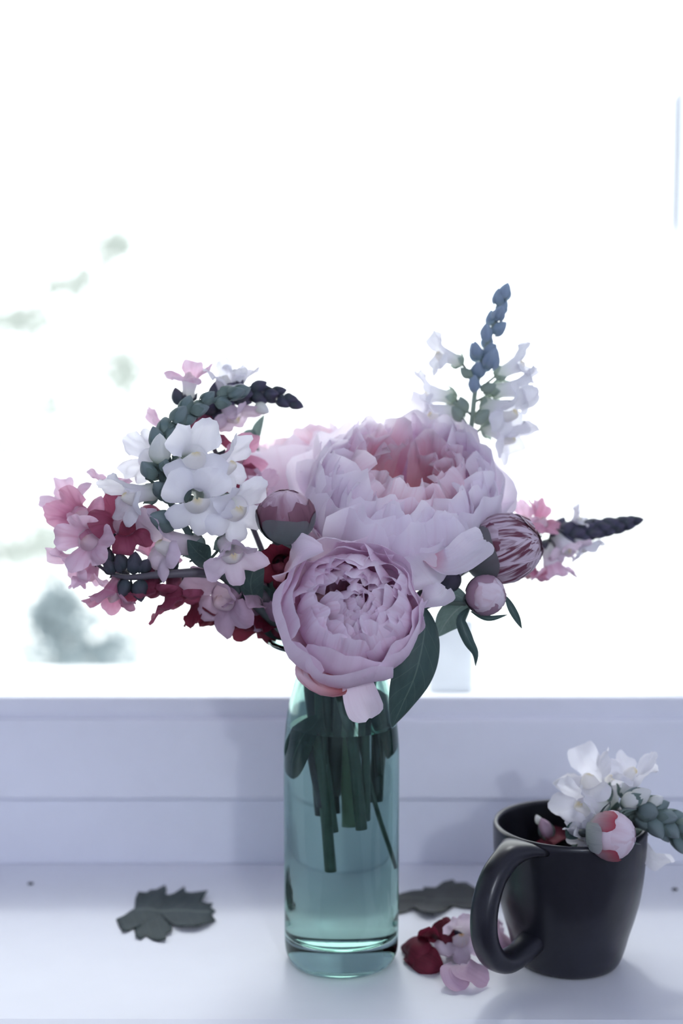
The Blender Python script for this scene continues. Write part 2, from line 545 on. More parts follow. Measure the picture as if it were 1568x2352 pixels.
# outer ledge
box('outer_ledge', WX0 - 0.05, WX1 + 0.05, FY + 0.06, FY + 0.34, 0.085, 0.103, M_ext, win, 0.003)

# --- room shell
RX0, RX1, RY0, RZ0, RZ1 = -1.7, 1.9, -3.3, -0.92, 1.65
WT = 0.30             # thickness of the window wall
wy0, wy1 = -0.06, FY + 0.10
wf = bpy.data.objects.new('wall_front', None)
COL.objects.link(wf)
wf.location = (0, wy0, RZ0)
WM[wf] = Matrix.Translation(wf.location)
struct(wf)
box('wall_below', RX0, RX1, wy0, wy1, RZ0, -0.03, M_wall, wf)
box('wall_side', RX0, WX0 - 0.0, wy0, wy1, -0.03, RZ1, M_wall, wf)
box('wall_side', WX1, RX1, wy0, wy1, -0.03, RZ1, M_wall, wf)
box('wall_above', WX0, WX1, wy0, wy1, WH, RZ1, M_wall, wf)
struct(box('wall_left', RX0 - 0.1, RX0, RY0, wy1, RZ0, RZ1, M_wall))
struct(box('wall_right', RX1, RX1 + 0.1, RY0, wy1, RZ0, RZ1, M_wall))
struct(box('wall_back', RX0 - 0.1, RX1 + 0.1, RY0 - 0.1, RY0, RZ0, RZ1, M_wall))
struct(box('ceiling', RX0 - 0.1, RX1 + 0.1, RY0 - 0.1, wy1, RZ1, RZ1 + 0.1, M_wall))
struct(box('floor', RX0 - 0.1, RX1 + 0.1, RY0 - 0.1, wy1, RZ0 - 0.1, RZ0, M_floor))
# unseen slab added above the window to keep high sky off the sill
struct(box('sky_cut_slab', -1.6, 1.1, wy1, 0.60, 1.15, 1.25, M_ext))
# ground outside
gv, gf = box_vf(-40, 40, wy1 + 0.01, 80, -1.3, -1.2)
g = wput('ground', gv, gf, M_ground, smooth=False)
struct(g)

# ================================================================== BOTTLE
BZ = 0.0005
ZW = 0.1755                                  # water level
outer_pts = [(0.0, 0.004), (0.024, 0.0035), (0.031, 0.0012), (0.0345, 0.0), (0.0378, 0.0018), (0.0402, 0.0065), (0.0413, 0.0135), (0.0416, 0.03),
             (0.0416, 0.06), (0.0416, 0.10), (0.0416, 0.145), (0.0413, 0.160), (0.0400, 0.175), (0.0378, 0.190), (0.0345, 0.203), (0.0318, 0.213),
             (0.0318, 0.219), (0.0352, 0.2255), (0.0425, 0.2308), (0.0500, 0.2342)]
op = smooth_prof(outer_pts, 90)
def r_at(prof, z, lo=0.012):
    c = [p for p in prof if p[1] >= lo]
    for a, b in zip(c, c[1:]):
        if a[1] <= z <= b[1] and b[1] > a[1]:
            return a[0] + (b[0] - a[0]) * (z - a[1]) / (b[1] - a[1])
    return c[-1][0]
T_G = 0.0028
lip = [(0.0518, 0.2346), (0.0528, 0.2358), (0.0526, 0.2374), (0.0512, 0.2382), (0.0496, 0.2376)]
inner_up = []                                # from the lip down to the water
zz = 0.2345
for r, z in reversed(op):
    if z <= 0.2335 and z > ZW + 0.001:
        inner_up.append((r - T_G * (1.0 if z < 0.222 else 0.8), z + (0.0012 if z > 0.222 else 0)))
inner_up.append((r_at(op, ZW) - T_G, ZW))
prof = op + lip + inner_up
vs, fs, uv = lathe_vf(prof[1:], 72)
# close the punt under the base
vs = [(0.0, 0.0, 0.004)] + vs
fs = [(0, (j + 1) % 72 + 1, j + 1) for j in range(72)] + [tuple(i + 1 for i in f) for f in fs]
bottle = thing('bottle_vase', 'pale green glass bottle with flared lip, half full of water, holding the big bouquet', 'vase', (0, 0, BZ))
put('glass_body', mesh('glass_body', vs, fs), M_glass, bottle)
# water: its side and floor are the inner glass wall, its top the free surface
wp = [(r_at(op, ZW) - T_G, ZW)]
for r, z in reversed(op):
    if z < ZW - 0.001 and z > 0.028:
        wp.append((r - T_G, z))
wp += [(0.0383, 0.0255), (0.0368, 0.0222), (0.033, 0.0200), (0.024, 0.0186), (0.012, 0.0182), (0.0005, 0.0181)]
vs, fs, uv = lathe_vf(wp[::-1], 72)
wm = mesh('water', vs, fs + [tuple(range(72))[::-1]])
water = put('water', wm, M_waterface, bottle)
n0 = len(wp)
top_vs, top_fs = [], []
ring = []
rr = r_at(op, ZW) - T_G
for i, k in enumerate((0.0, 0.5, 0.85, 0.95, 1.0)):
    for j in range(72):
        a = 2 * math.pi * j / 72
        top_vs.append((rr * k * math.cos(a) if k else 0.0001 * math.cos(a), rr * k * math.sin(a) if k else 0.0001 * math.sin(a), ZW))
for i in range(4):
    for j in range(72):
        j2 = (j + 1) % 72
        top_fs.append((i * 72 + j, (i + 1) * 72 + j, (i + 1) * 72 + j2, i * 72 + j2))
put('water_surface', mesh('water_surface', top_vs, top_fs), M_watertop, bottle)

# ================================================================== MUG
MC = V((0.1650, -0.0010, 0.0005))
mug = thing('mug', 'black glazed ceramic mug with thick loop handle, flowers lying over its rim', 'mug', MC)
mo = [(0.0, 0.0022), (0.028, 0.0022), (0.0325, 0.0), (0.0360, 0.0006), (0.0385, 0.0045), (0.0412, 0.0120), (0.0440, 0.0225), (0.0478, 0.0350), (0.0510, 0.0480), (0.0534, 0.0640), (0.0546, 0.0800), (0.0551, 0.0930), (0.0552, 0.0985), (0.0542, 0.1005), (0.0524, 0.1004), (0.0512, 0.0985),
      (0.0508, 0.090), (0.0500, 0.075), (0.0478, 0.052), (0.0435, 0.030), (0.0375, 0.014), (0.030, 0.0085), (0.015, 0.0072), (0.0, 0.0070)]
mp_ = smooth_prof([(r, z * 1.025) for r, z in mo], 110)
vs, fs, uv = lathe_vf(mp_, 80)
put('mug_body', mesh('mug_body', vs, fs, uv), M_mug, mug)
# handle: a flat loop that flows out of the rim
hd = V((-0.700, -0.714, 0)).normalized()
hpath = [(0.0520, 0.0970), (0.0605, 0.0985), (0.0730, 0.0955), (0.0870, 0.0860), (0.0955, 0.0715), (0.0982, 0.0550), (0.0952, 0.0395), (0.0868, 0.0275), (0.0740, 0.0210), (0.0590, 0.0215), (0.0455, 0.0260), (0.0350, 0.0290)]
cpts = catmull([hd * r + V((0, 0, z)) for r, z in hpath], 40)
side = V((-hd.y, hd.x, 0))
vs, fs = [], []
K = 20
for i, p in enumerate(cpts):
    a = cpts[max(i - 1, 0)]
    b = cpts[min(i + 1, 40)]
    tg = (b - a).normalized()
    nn = side.cross(tg).normalized()
    s = i / 40
    wid = 0.0092 + 0.011 * max(0, 1 - s / 0.16) ** 1.6 + 0.002 * max(0, (s - 0.85) / 0.15)
    thk = 0.0070 + 0.0010 * math.sin(s * math.pi) - 0.0030 * max(0, 1 - s / 0.12)
    for j in range(K):
        q = 2 * math.pi * j / K
        cx, sy = math.cos(q), math.sin(q)
        e = 0.8
        vs.append(p + side * wid * math.copysign(abs(cx) ** e, cx) + nn * thk * math.copysign(abs(sy) ** e, sy))
for i in range(40):
    for j in range(K):
        j2 = (j + 1) % K
        fs.append((i * K + j, i * K + j2, (i + 1) * K + j2, (i + 1) * K + j))
fs += [tuple(range(K))[::-1], tuple(range(40 * K, 41 * K))]
put('handle', mesh('handle', vs, fs), M_mug, mug)

# ================================================================== PLANT PARTS
def ribbon_vf(pts, width, nrm, cup=0.25, n=14, m=8, wf=None, ruf=0.0, seed=0, tipsharp=True, serr=0.0):
    """a blade along a curve: leaves, sepals and single petals"""
    c = catmull(pts, n)
    vs, uv = [], []
    for i, p in enumerate(c):
        a = c[max(i - 1, 0)]
        b = c[min(i + 1, n)]
        T = (b - a).normalized()
        sd = T.cross(V(nrm)).normalized()
        up = sd.cross(T).normalized()
        s = i / n
        w = width * 0.5 * (wf(s) if wf else math.sin(math.pi * min(1, s * 0.93 + 0.05)) ** 0.8)
        for j in range(m + 1):
            t = 2 * j / m - 1
            ww = w * (1 + serr * noise.noise(V((s * 9, seed, t))))
            q = p + sd * ww * t + up * (cup * w * t * t) + up * ruf * (noise.noise(V((s * 5, t * 1.5 + seed, seed * 1.7))) * (0.3 + abs(t)))
            vs.append(q)
            uv.append((j / m, s))
    return vs, grid_faces(n + 1, m + 1), uv

def blade(name, pts, width, nrm, mat, parent, **kw):
    vs, fs, uv = ribbon_vf(pts, width, nrm, **kw)
    return wput(name, vs, fs, mat, parent, uv)

def petal_w(s):
    return (0.30 + 0.70 * math.sin(min(1, s / 0.65) * math.pi / 2)) * (1 - max(0, (s - 0.72) / 0.28) ** 2.4 * 0.75)

TO_CAM = V((0, -1, 0.12))

def axis_frame(axis, up=None, roll=0.0):
    z = V(axis).normalized()
    u = V(up) if up is not None else V((0, 0, 1))
    y = u - z * u.dot(z)
    if y.length < 1e-4:
        y = z.orthogonal()
    y.normalize()
    x = y.cross(z)
    m = Matrix((x, y, z)).transposed().to_4x4()
    return m @ Matrix.Rotation(roll, 4, 'Z')

def shell_mesh(name, R, th0, th1, w, k=1.0, ruf=0.05, notch=0.06, flare=0.0, seed=0, ns=9, nt_=9, claw=0.3, z0=0.0, frill=0.0):
    """petal lying on a cup: th is the angle from the stalk, w the half width in radians at the equator"""
    vs, uv = [], []
    for i in range(ns + 1):
        for j in range(nt_ + 1):
            s = i / ns
            t = 2 * j / nt_ - 1
            nz = noise.noise(V((t * 2.3, seed * 3.7, 0.5)))
            nz2 = noise.noise(V((t * 6.5, seed * 5.1, 1.5)))
            dip = math.exp(-((t - 0.35 * math.sin(seed * 9)) * 4.0) ** 2)
            smax = 1 - 0.15 * abs(t) ** 4 - notch * (0.35 + nz + 0.8 * dip) - frill * nz2
            se = s * smax
            th = rad(th0 + se * (th1 - th0))
            Wd = w * (claw + (1 - claw) * math.sin(min(se / 0.62, 1) * math.pi / 2))
            sn = max(math.sin(th), 0.55)
            az = t * Wd / sn
            rr = R * (1 + ruf * s * s * (1.4 * noise.noise(V((t * 1.9, s * 2.1, seed * 1.3 + 9))) + 0.5 * math.sin(t * 6 + seed * 2) * abs(t)) + flare * max(0, s - 0.55) ** 2 * 4 + 0.05 * t * t * math.sin(seed * 5))
            vs.append((rr * math.sin(th) * math.cos(az), rr * math.sin(th) * math.sin(az), z0 - rr * k * math.cos(th)))
            uv.append((j / nt_, s))
    return mesh(name, vs, grid_faces(ns + 1, nt_ + 1), uv)

def bloom(parent, centre, axis, layers, seed=1, roll=0.0):
    """layers: count, material, variants, jitter, shell_mesh arguments"""
    rnd = random.Random(seed)
    base = Matrix.Translation(centre) @ axis_frame(axis, roll=roll)
    kw0 = layers[0][4]
    r0, zc = kw0['R'] * 0.36, -kw0['R'] * kw0.get('k', 1.0)
    rv, rf, ru = lathe_vf([(0.0004, zc - 0.001), (r0 * 0.6, zc), (r0, zc + r0 * 0.28), (r0 * 0.95, zc + r0 * 0.6), (r0 * 0.6, zc + r0 * 0.95), (0.0004, zc + r0 * 1.1)], 20)
    put('receptacle', mesh('receptacle', rv, rf, ru), M_stem, parent, base)
    for li, (cnt, mat, nv, jit, kw) in enumerate(layers):
        var = [shell_mesh('petal', seed=seed * 10 + li * 7 + q * 1.37, **kw) for q in range(nv)]
        off = rnd.random() * 6.28
        for i in range(cnt):
            a = off + 2 * math.pi * (i + rnd.uniform(-jit, jit)) / cnt
            sc = 1 + rnd.uniform(-0.07, 0.05)
            m = base @ Matrix.Rotation(a, 4, 'Z') @ Matrix.Rotation(rnd.uniform(-0.09, 0.09) * (1 + jit), 4, 'Y') @ Matrix.Rotation(rnd.uniform(-0.12, 0.12), 4, 'X') @ Matrix.Scale(sc, 4)
            put('petal', rnd.choice(var), mat, parent, m)

NECK = [V((-0.012, -0.004, 0.214)), V((0.010, -0.008, 0.214)), V((0.0, 0.010, 0.214)), V((-0.018, 0.010, 0.214)), V((0.018, 0.004, 0.214)), V((-0.004, -0.016, 0.214)), V((0.016, -0.014, 0.214)), V((0.006, 0.018, 0.214)), V((-0.008, 0.020, 0.214)), V((0.022, 0.012, 0.214)), V((-0.022, 0.0, 0.214))]

def stem(parent, pts, r0, r1, mat, name='stem', n=30, **kw):
    vs, fs, uv = tube_vf(pts, r0, r1, n, **kw)
    return wput(name, vs, fs, mat, parent, uv)

# ------------------------------------------------------------------ peonies
# big open peony
c = P(930, 1128, 0.015)
ax = V((0.10, -0.56, 0.82))
pe = thing('peony', 'large pale pink peony in full ruffled bloom at the top of the bouquet', 'flower', (0.0, 0.010, 0.125))
d2 = dict
bloom(pe, c, ax, [
    (6, M_peony_pale, 4, 0.15, d2(R=0.0745, th0=10, th1=92, w=0.66, k=0.74, ruf=0.08, notch=0.05, flare=0.10, ns=12, nt_=12)),
    (8, M_peony_pale, 4, 0.25, d2(R=0.0705, th0=14, th1=108, w=0.52, k=0.78, ruf=0.10, notch=0.07, frill=0.02, ns=12, nt_=12)),
    (11, M_peony_pale, 6, 0.45, d2(R=0.0665, th0=20, th1=119, w=0.44, k=0.82, ruf=0.15, notch=0.07, frill=0.035, ns=12, nt_=14)),
    (13, M_peony_pale, 6, 0.5, d2(R=0.0610, th0=25, th1=126, w=0.42, k=0.87, ruf=0.18, notch=0.08, frill=0.04, ns=12, nt_=14)),
    (12, M_peony_pale, 6, 0.5, d2(R=0.0540, th0=30, th1=130, w=0.44, k=0.93, ruf=0.22, notch=0.08, frill=0.04, ns=12, nt_=14)),
    (10, M_peony_core, 5, 0.5, d2(R=0.0440, th0=30, th1=134, w=0.48, k=1.0, ruf=0.25, notch=0.08, frill=0.04, ns=11, nt_=13)),
    (8, M_peony_core, 4, 0.5, d2(R=0.0310, th0=30, th1=140, w=0.52, k=1.1, ruf=0.28, notch=0.08, frill=0.04, ns=10, nt_=11)),
], seed=3)
blade('petal', [P(905, 1225, -0.030), P(955, 1285, -0.048), P(985, 1318, -0.056), P(1000, 1345, -0.054)], 0.050, (0.25, -0.95, 0.10), M_peony_pale, pe, cup=-0.25, wf=petal_w, ruf=0.004, seed=31, n=18, m=14)
blade('petal', [P(985, 1290, -0.046), P(1030, 1296, -0.058), P(1072, 1272, -0.060), P(1112, 1240, -0.048)], 0.024, (0.15, -0.85, 0.45), M_peony_pale, pe, cup=0.8, wf=petal_w, ruf=0.006, seed=37, n=18, m=12)
sb = c - ax.normalized() * 0.05
stem(pe, [V((-0.004, 0.006, 0.125)), NECK[2], V((0.012, 0.012, 0.262)), sb, c - ax.normalized() * 0.03], 0.0036, 0.0034, M_stem_dark)

# front peony, facing the camera
c2 = P(809, 1404, -0.070)
ax2 = V((0.10, -0.87, 0.46))
pf = thing('peony', 'round lilac pink peony with tight creased centre facing out above the bottle neck', 'flower', (0.004, -0.012, 0.105))
bloom(pf, c2, ax2, [
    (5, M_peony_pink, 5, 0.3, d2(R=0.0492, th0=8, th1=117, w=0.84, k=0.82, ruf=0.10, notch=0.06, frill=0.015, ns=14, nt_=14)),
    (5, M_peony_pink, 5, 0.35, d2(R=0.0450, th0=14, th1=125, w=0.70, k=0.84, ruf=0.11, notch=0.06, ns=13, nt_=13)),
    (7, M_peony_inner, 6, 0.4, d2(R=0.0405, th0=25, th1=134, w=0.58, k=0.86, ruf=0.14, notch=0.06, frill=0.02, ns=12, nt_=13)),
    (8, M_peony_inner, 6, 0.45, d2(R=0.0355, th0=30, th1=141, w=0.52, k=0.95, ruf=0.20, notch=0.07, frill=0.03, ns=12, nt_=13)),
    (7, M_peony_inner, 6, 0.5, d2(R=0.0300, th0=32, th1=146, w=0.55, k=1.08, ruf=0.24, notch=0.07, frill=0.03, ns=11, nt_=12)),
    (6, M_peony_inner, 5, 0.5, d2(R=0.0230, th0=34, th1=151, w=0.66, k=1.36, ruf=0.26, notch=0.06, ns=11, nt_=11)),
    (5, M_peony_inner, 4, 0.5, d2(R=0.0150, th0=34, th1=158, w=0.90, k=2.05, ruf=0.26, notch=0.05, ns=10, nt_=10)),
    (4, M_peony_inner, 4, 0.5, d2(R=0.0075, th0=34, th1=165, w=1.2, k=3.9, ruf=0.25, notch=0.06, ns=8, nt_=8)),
], seed=11, roll=0.5)
stem(pf, [V((0.012, -0.016, 0.105)), V((0.006, -0.014, 0.17)), NECK[5], V((0.002, -0.018, 0.246)), c2 - ax2.normalized() * 0.052, c2 - ax2.normalized() * 0.036], 0.0036, 0.0032, M_stem)
# loose guard petals hanging under it
blade('guard_petal', [P(702, 1500, -0.068), P(710, 1552, -0.080), P(742, 1580, -0.086), P(790, 1572, -0.078)], 0.0250, (0.2, -0.6, 0.75), M_peony_red, pf, cup=0.5, wf=petal_w, ruf=0.002, seed=3, n=14, m=10)
blade('guard_petal', [P(812, 1535, -0.064), P(818, 1570, -0.076), P(828, 1610, -0.080), P(846, 1652, -0.076)], 0.0245, (0.25, -1, 0.0), M_peony_pink, pf, cup=0.45, wf=petal_w, ruf=0.003, seed=8, n=14, m=10)
blade('guard_petal', [P(650, 1330, -0.030), P(672, 1300, -0.062), P(700, 1272, -0.075), P(742, 1262, -0.074)], 0.026, (-0.3, -0.6, 0.6), M_peony_pink, pf, cup=0.6, wf=petal_w, ruf=0.003, seed=5, n=14, m=10)
blade('guard_petal', [P(955, 1395, -0.050), P(985, 1380, -0.060), P(1008, 1372, -0.062), P(1024, 1352, -0.054)], 0.017, (0.3, -0.7, 0.5), M_peony_pale, pf, cup=0.7, wf=petal_w, ruf=0.003, seed=6, n=14, m=10)
# big leaf hanging on the right and the leaves behind
wl = lambda s: math.sin(math.pi * min(1, s ** 0.85 * 0.97 + 0.02)) ** 0.9
blade('leaf', [P(972, 1392, -0.040), P(975, 1450, -0.050), P(955, 1545, -0.055), P(925, 1615, -0.052), P(901, 1670, -0.046)], 0.0315, (0.35, -1, 0.25), M_leaf, pf, cup=-0.35, wf=wl, ruf=0.0012, seed=2, n=24, m=12)
blade('leaf', [P(668, 1470, 0.0), P(640, 1420, -0.012), P(606, 1380, -0.014), P(580, 1330, -0.008)], 0.028, (-0.2, -1, 0.2), M_leaf, pf, cup=0.3, wf=wl, ruf=0.002, seed=4, n=18, m=8)
blade('leaf', [P(690, 1440, 0.012), P(650, 1370, 0.006), P(612, 1320, 0.004), P(590, 1270, 0.01)], 0.024, (0.3, -1, 0.1), M_leaf, pf, cup=0.3, wf=wl, ruf=0.002, seed=14, n=18, m=8)

# washed-out peony far behind
c3 = P(668, 1066, 0.115)
ax3 = V((-0.25, 0.05, 1))
pb = thing('peony', 'pale blush peony out of focus behind the left snapdragons', 'flower', (-0.006, 0.018, 0.11))
bloom(pb, c3, ax3, [
    (7, M_peony_pale, 3, 0.15, d2(R=0.0500, th0=14, th1=112, w=0.60, k=0.95, ruf=0.06, ns=8, nt_=8)),
    (9, M_peony_pale, 3, 0.2, d2(R=0.0440, th0=18, th1=122, w=0.45, k=0.98, ruf=0.1, ns=8, nt_=8)),
    (9, M_peony_core, 3, 0.3, d2(R=0.0360, th0=20, th1=132, w=0.40, k=1.0, ruf=0.12, ns=8, nt_=8)),
], seed=21)
stem(pb, [V((-0.004, 0.014, 0.11)), NECK[8], P(700, 1300, 0.075), c3 - ax3.normalized() * 0.046], 0.0035, 0.003, M_stem_dark)
blade('leaf', [P(552, 1003, 0.07), P(578, 998, 0.075), P(590, 1005, 0.08)], 0.008, (0, -1, 0.3), M_leaf_light, pb, cup=0.3, wf=wl)
blade('leaf', [P(586, 1020, 0.08), P(590, 988, 0.078), P(607, 952, 0.075)], 0.008, (0, -1, 0.3), M_leaf_light, pb, cup=0.3, wf=wl)
stem(pb, [P(586, 1010, 0.08), P(600, 1060, 0.09), P(640, 1130, 0.095), P(690, 1240, 0.08)], 0.0011, 0.0016, M_stem)

# peony buds
def peony_bud(label, centre, R, axis, parts, stem_pts, seed, k=1.06, roll=0.0, sr=0.0026, smat=None, loc=None):
    b = thing('peony_bud', label, 'flower bud', loc or stem_pts[0])
    base = Matrix.Translation(centre) @ axis_frame(axis, roll=roll)
    core = lathe_vf(smooth_prof([(0.0001, -R * k * 0.97), (R * 0.55, -R * k * 0.8), (R * 0.95, -0.2 * R), (R * 0.95, 0.25 * R), (R * 0.55, R * k * 0.8), (0.0001, R * k * 0.97)], 20), 28)
    put('core', mesh('core', *core), parts[0][0], b, base)
    for i, (mat, name, az, kw) in enumerate(parts):
        me = shell_mesh(name, R * kw.pop('rs', 1.0), k=k, seed=seed + i * 2.3, **kw)
        if isinstance(az, tuple):          # a world direction the piece faces
            q = base.to_3x3().inverted() @ V(az)
            az = math.degrees(math.atan2(q.y, q.x))
        put(name, me, mat, b, base @ Matrix.Rotation(rad(az), 4, 'Z'))
    stem(b, stem_pts, sr * 1.1, sr, smat or M_stem_dark)
    return b, base

bl = P(656, 1184, -0.058)
axb = V((0.05, -0.22, 1))
b1, _ = peony_bud('round maroon and green peony bud left of the large pale peony', bl, 0.0188, axb, [
    (M_bud_rosy, 'petal', -90, d2(rs=1.00, th0=8, th1=172, w=0.95, ruf=0.05, notch=0.08, frill=0.06, claw=0.5)),
    (M_bud_rosy, 'petal', 20, d2(rs=0.99, th0=8, th1=174, w=0.95, ruf=0.05, notch=0.08, frill=0.06, claw=0.5)),
    (M_bud_rosy, 'petal', 150, d2(rs=0.985, th0=8, th1=174, w=0.95, ruf=0.05, notch=0.08, frill=0.06, claw=0.5)),
    (M_bud_maroon, 'petal', (0.75, -0.6, 0), d2(rs=1.02, th0=8, th1=136, w=0.72, ruf=0.012, notch=0.10, frill=0.10, claw=0.5)),
    (M_bud_maroon, 'petal', (-0.8, -0.5, 0), d2(rs=1.025, th0=8, th1=128, w=0.70, ruf=0.012, notch=0.10, frill=0.10, claw=0.5)),
    (M_bud_maroon, 'petal', (0, 1, 0), d2(rs=1.02, th0=8, th1=130, w=0.9, ruf=0.03, notch=0.10, frill=0.10, claw=0.5)),
    (M_sepal, 'sepal', (0.08, -1, 0), d2(rs=1.10, th0=5, th1=100, w=0.95, ruf=0.01, notch=0.04, claw=0.6)),
    (M_sepal, 'sepal', (1, -0.1, 0), d2(rs=1.08, th0=5, th1=104, w=0.5, ruf=0.01, notch=0.02, claw=0.6)),
    (M_sepal, 'sepal', (-1, -0.1, 0), d2(rs=1.08, th0=5, th1=100, w=0.5, ruf=0.01, notch=0.02, claw=0.6)),
    (M_sepal, 'sepal', (0, 1, 0), d2(rs=1.05, th0=5, th1=92, w=0.6, ruf=0.01, notch=0.02, claw=0.6)),
], [V((-0.010, -0.004, 0.13)), NECK[0], P(705, 1330, -0.025), P(690, 1268, -0.045), bl - axb.normalized() * 0.0185], 1.0, k=0.94, smat=M_stem)

br = P(1156, 1262, -0.012)
axr = V((0.80, -0.35, 0.30))
b2, _ = peony_bud('large striped pink and maroon peony bud right of the large pale peony', br, 0.0245, axr, [
    (M_bud_stripe, 'petal', -90, d2(rs=1.00, th0=8, th1=172, w=0.95, ruf=0.04, notch=0.08, frill=0.06, claw=0.5)),
    (M_bud_stripe, 'petal', 20, d2(rs=0.99, th0=8, th1=174, w=0.95, ruf=0.04, notch=0.08, frill=0.06, claw=0.5)),
    (M_bud_stripe, 'petal', 150, d2(rs=0.985, th0=8, th1=174, w=0.95, ruf=0.04, notch=0.08, frill=0.06, claw=0.5)),
    (M_bud_stripe, 'petal', -150, d2(rs=1.02, th0=8, th1=158, w=0.55, ruf=0.04, notch=0.1, frill=0.06, claw=0.5)),
    (M_bud_stripe, 'petal', -30, d2(rs=1.025, th0=8, th1=156, w=0.5, ruf=0.04, notch=0.1, frill=0.06, claw=0.5)),
    (M_bud_stripe, 'petal', 80, d2(rs=1.03, th0=8, th1=150, w=0.5, ruf=0.04, notch=0.1, frill=0.06, claw=0.5)),
    (M_sepal, 'sepal', (-0.5, -1, 0.1), d2(rs=1.09, th0=4, th1=96, w=0.8, ruf=0.01, notch=0.02, claw=0.6)),
    (M_sepal, 'sepal', 20, d2(rs=1.055, th0=4, th1=76, w=0.7, ruf=0.01, notch=0.02, claw=0.6)),
    (M_sepal, 'sepal', 140, d2(rs=1.05, th0=4, th1=80, w=0.7, ruf=0.01, notch=0.02, claw=0.6)),
], [V((0.018, 0.004, 0.12)), NECK[9], P(960, 1370, 0.0), P(1060, 1312, 0.0), br - axr.normalized() * 0.0255], 2.0, k=1.12, sr=0.0031)

bs = P(1116, 1367, -0.040)
axs = V((0.84, -0.50, 0.12))
b3, _ = peony_bud('small round mauve peony bud with narrow sepals below the striped bud', bs, 0.0137, axs, [
    (M_bud_pale, 'petal', -90, d2(rs=1.0, th0=8, th1=170, w=1.0, ruf=0.02, notch=0.06, claw=0.5)),
    (M_bud_pale, 'petal', 20, d2(rs=0.99, th0=8, th1=172, w=1.0, ruf=0.02, notch=0.06, claw=0.5)),
    (M_bud_pale, 'petal', 150, d2(rs=0.985, th0=8, th1=172, w=1.0, ruf=0.02, notch=0.06, claw=0.5)),
    (M_bud_mauve, 'petal', (-0.4, -1, 0.05), d2(rs=1.03, th0=6, th1=92, w=1.05, ruf=0.02, notch=0.10, frill=0.05, claw=0.6)),
    (M_bud_mauve, 'petal', (0.3, -0.6, -0.9), d2(rs=1.035, th0=6, th1=142, w=0.62, ruf=0.02, notch=0.06, claw=0.6)),
    (M_bud_mauve, 'petal', (0.3, -0.3, 0.9), d2(rs=1.03, th0=6, th1=132, w=0.62, ruf=0.02, notch=0.06, claw=0.6)),
    (M_bud_mauve, 'petal', (0.2, 1, 0.1), d2(rs=1.03, th0=6, th1=130, w=0.9, ruf=0.02, notch=0.06, claw=0.6)),
    (M_sepal, 'sepal', (-0.3, -0.2, -1), d2(rs=1.06, th0=4, th1=75, w=0.6, ruf=0.01, notch=0.02, claw=0.6)),
    (M_sepal, 'sepal', (-0.3, 0.4, 1), d2(rs=1.06, th0=4, th1=65, w=0.6, ruf=0.01, notch=0.02, claw=0.6)),
], [V((0.014, -0.010, 0.11)), NECK[6], P(890, 1470, -0.025), P(985, 1388, -0.030), P(1070, 1384, -0.034), bs - axs.normalized() * 0.0140], 3.0, k=1.0, sr=0.0024, smat=M_stem)
nr = (0.1, -1, 0.2)
blade('sepal', [P(1076, 1396, -0.036), P(1060, 1425, -0.046), P(1076, 1470, -0.050), P(1092, 1500, -0.046), P(1092, 1530, -0.042)], 0.0080, nr, M_leaf, b3, cup=-0.5, wf=wl, n=20)
blade('sepal', [P(1160, 1368, -0.036), P(1174, 1398, -0.040), P(1186, 1420, -0.040), P(1198, 1444, -0.036)], 0.0055, nr, M_leaf, b3, cup=0.4, wf=wl, n=16)
blade('sepal', [P(1080, 1404, -0.036), P(1120, 1420, -0.038), P(1166, 1412, -0.036)], 0.0040, nr, M_leaf, b3, cup=0.4, wf=wl, n=16)
blade('leaf', [P(1080, 1382, -0.022), P(1050, 1400, -0.024), P(1025, 1428, -0.02), P(1006, 1462, -0.015)], 0.020, (0.4, -1, 0.4), M_leaf_light, b3, cup=0.25, wf=wl, n=16)
blade('leaf', [P(1000, 1372, -0.028), P(1030, 1364, -0.032), P(1058, 1372, -0.034), P(1076, 1386, -0.034)], 0.012, (0.0, -0.8, 0.6), M_leaf_light, b3, cup=0.3, wf=wl, n=16)

bd = P(1031, 1334, -0.030)
axd = V((0.55, -0.5, 0.5))
b4, _ = peony_bud('tiny dark bud half hidden between the pale petals and the mauve bud', bd, 0.0082, axd, [
    (M_calyx_dark, 'petal', -90, d2(rs=1.0, th0=8, th1=170, w=1.0, ruf=0.02, claw=0.5)),
    (M_calyx_dark, 'petal', 20, d2(rs=0.99, th0=8, th1=172, w=1.0, ruf=0.02, claw=0.5)),
    (M_calyx_dark, 'petal', 150, d2(rs=1.01, th0=8, th1=172, w=1.0, ruf=0.02, claw=0.5)),
    (M_sepal, 'sepal', 200, d2(rs=1.05, th0=4, th1=85, w=0.7, ruf=0.02, claw=0.6)),
], [V((0.020, 0.0, 0.14)), NECK[4], P(940, 1420, -0.02), P(1000, 1360, -0.025), bd - axd.normalized() * 0.0078], 4.0, sr=0.0018)

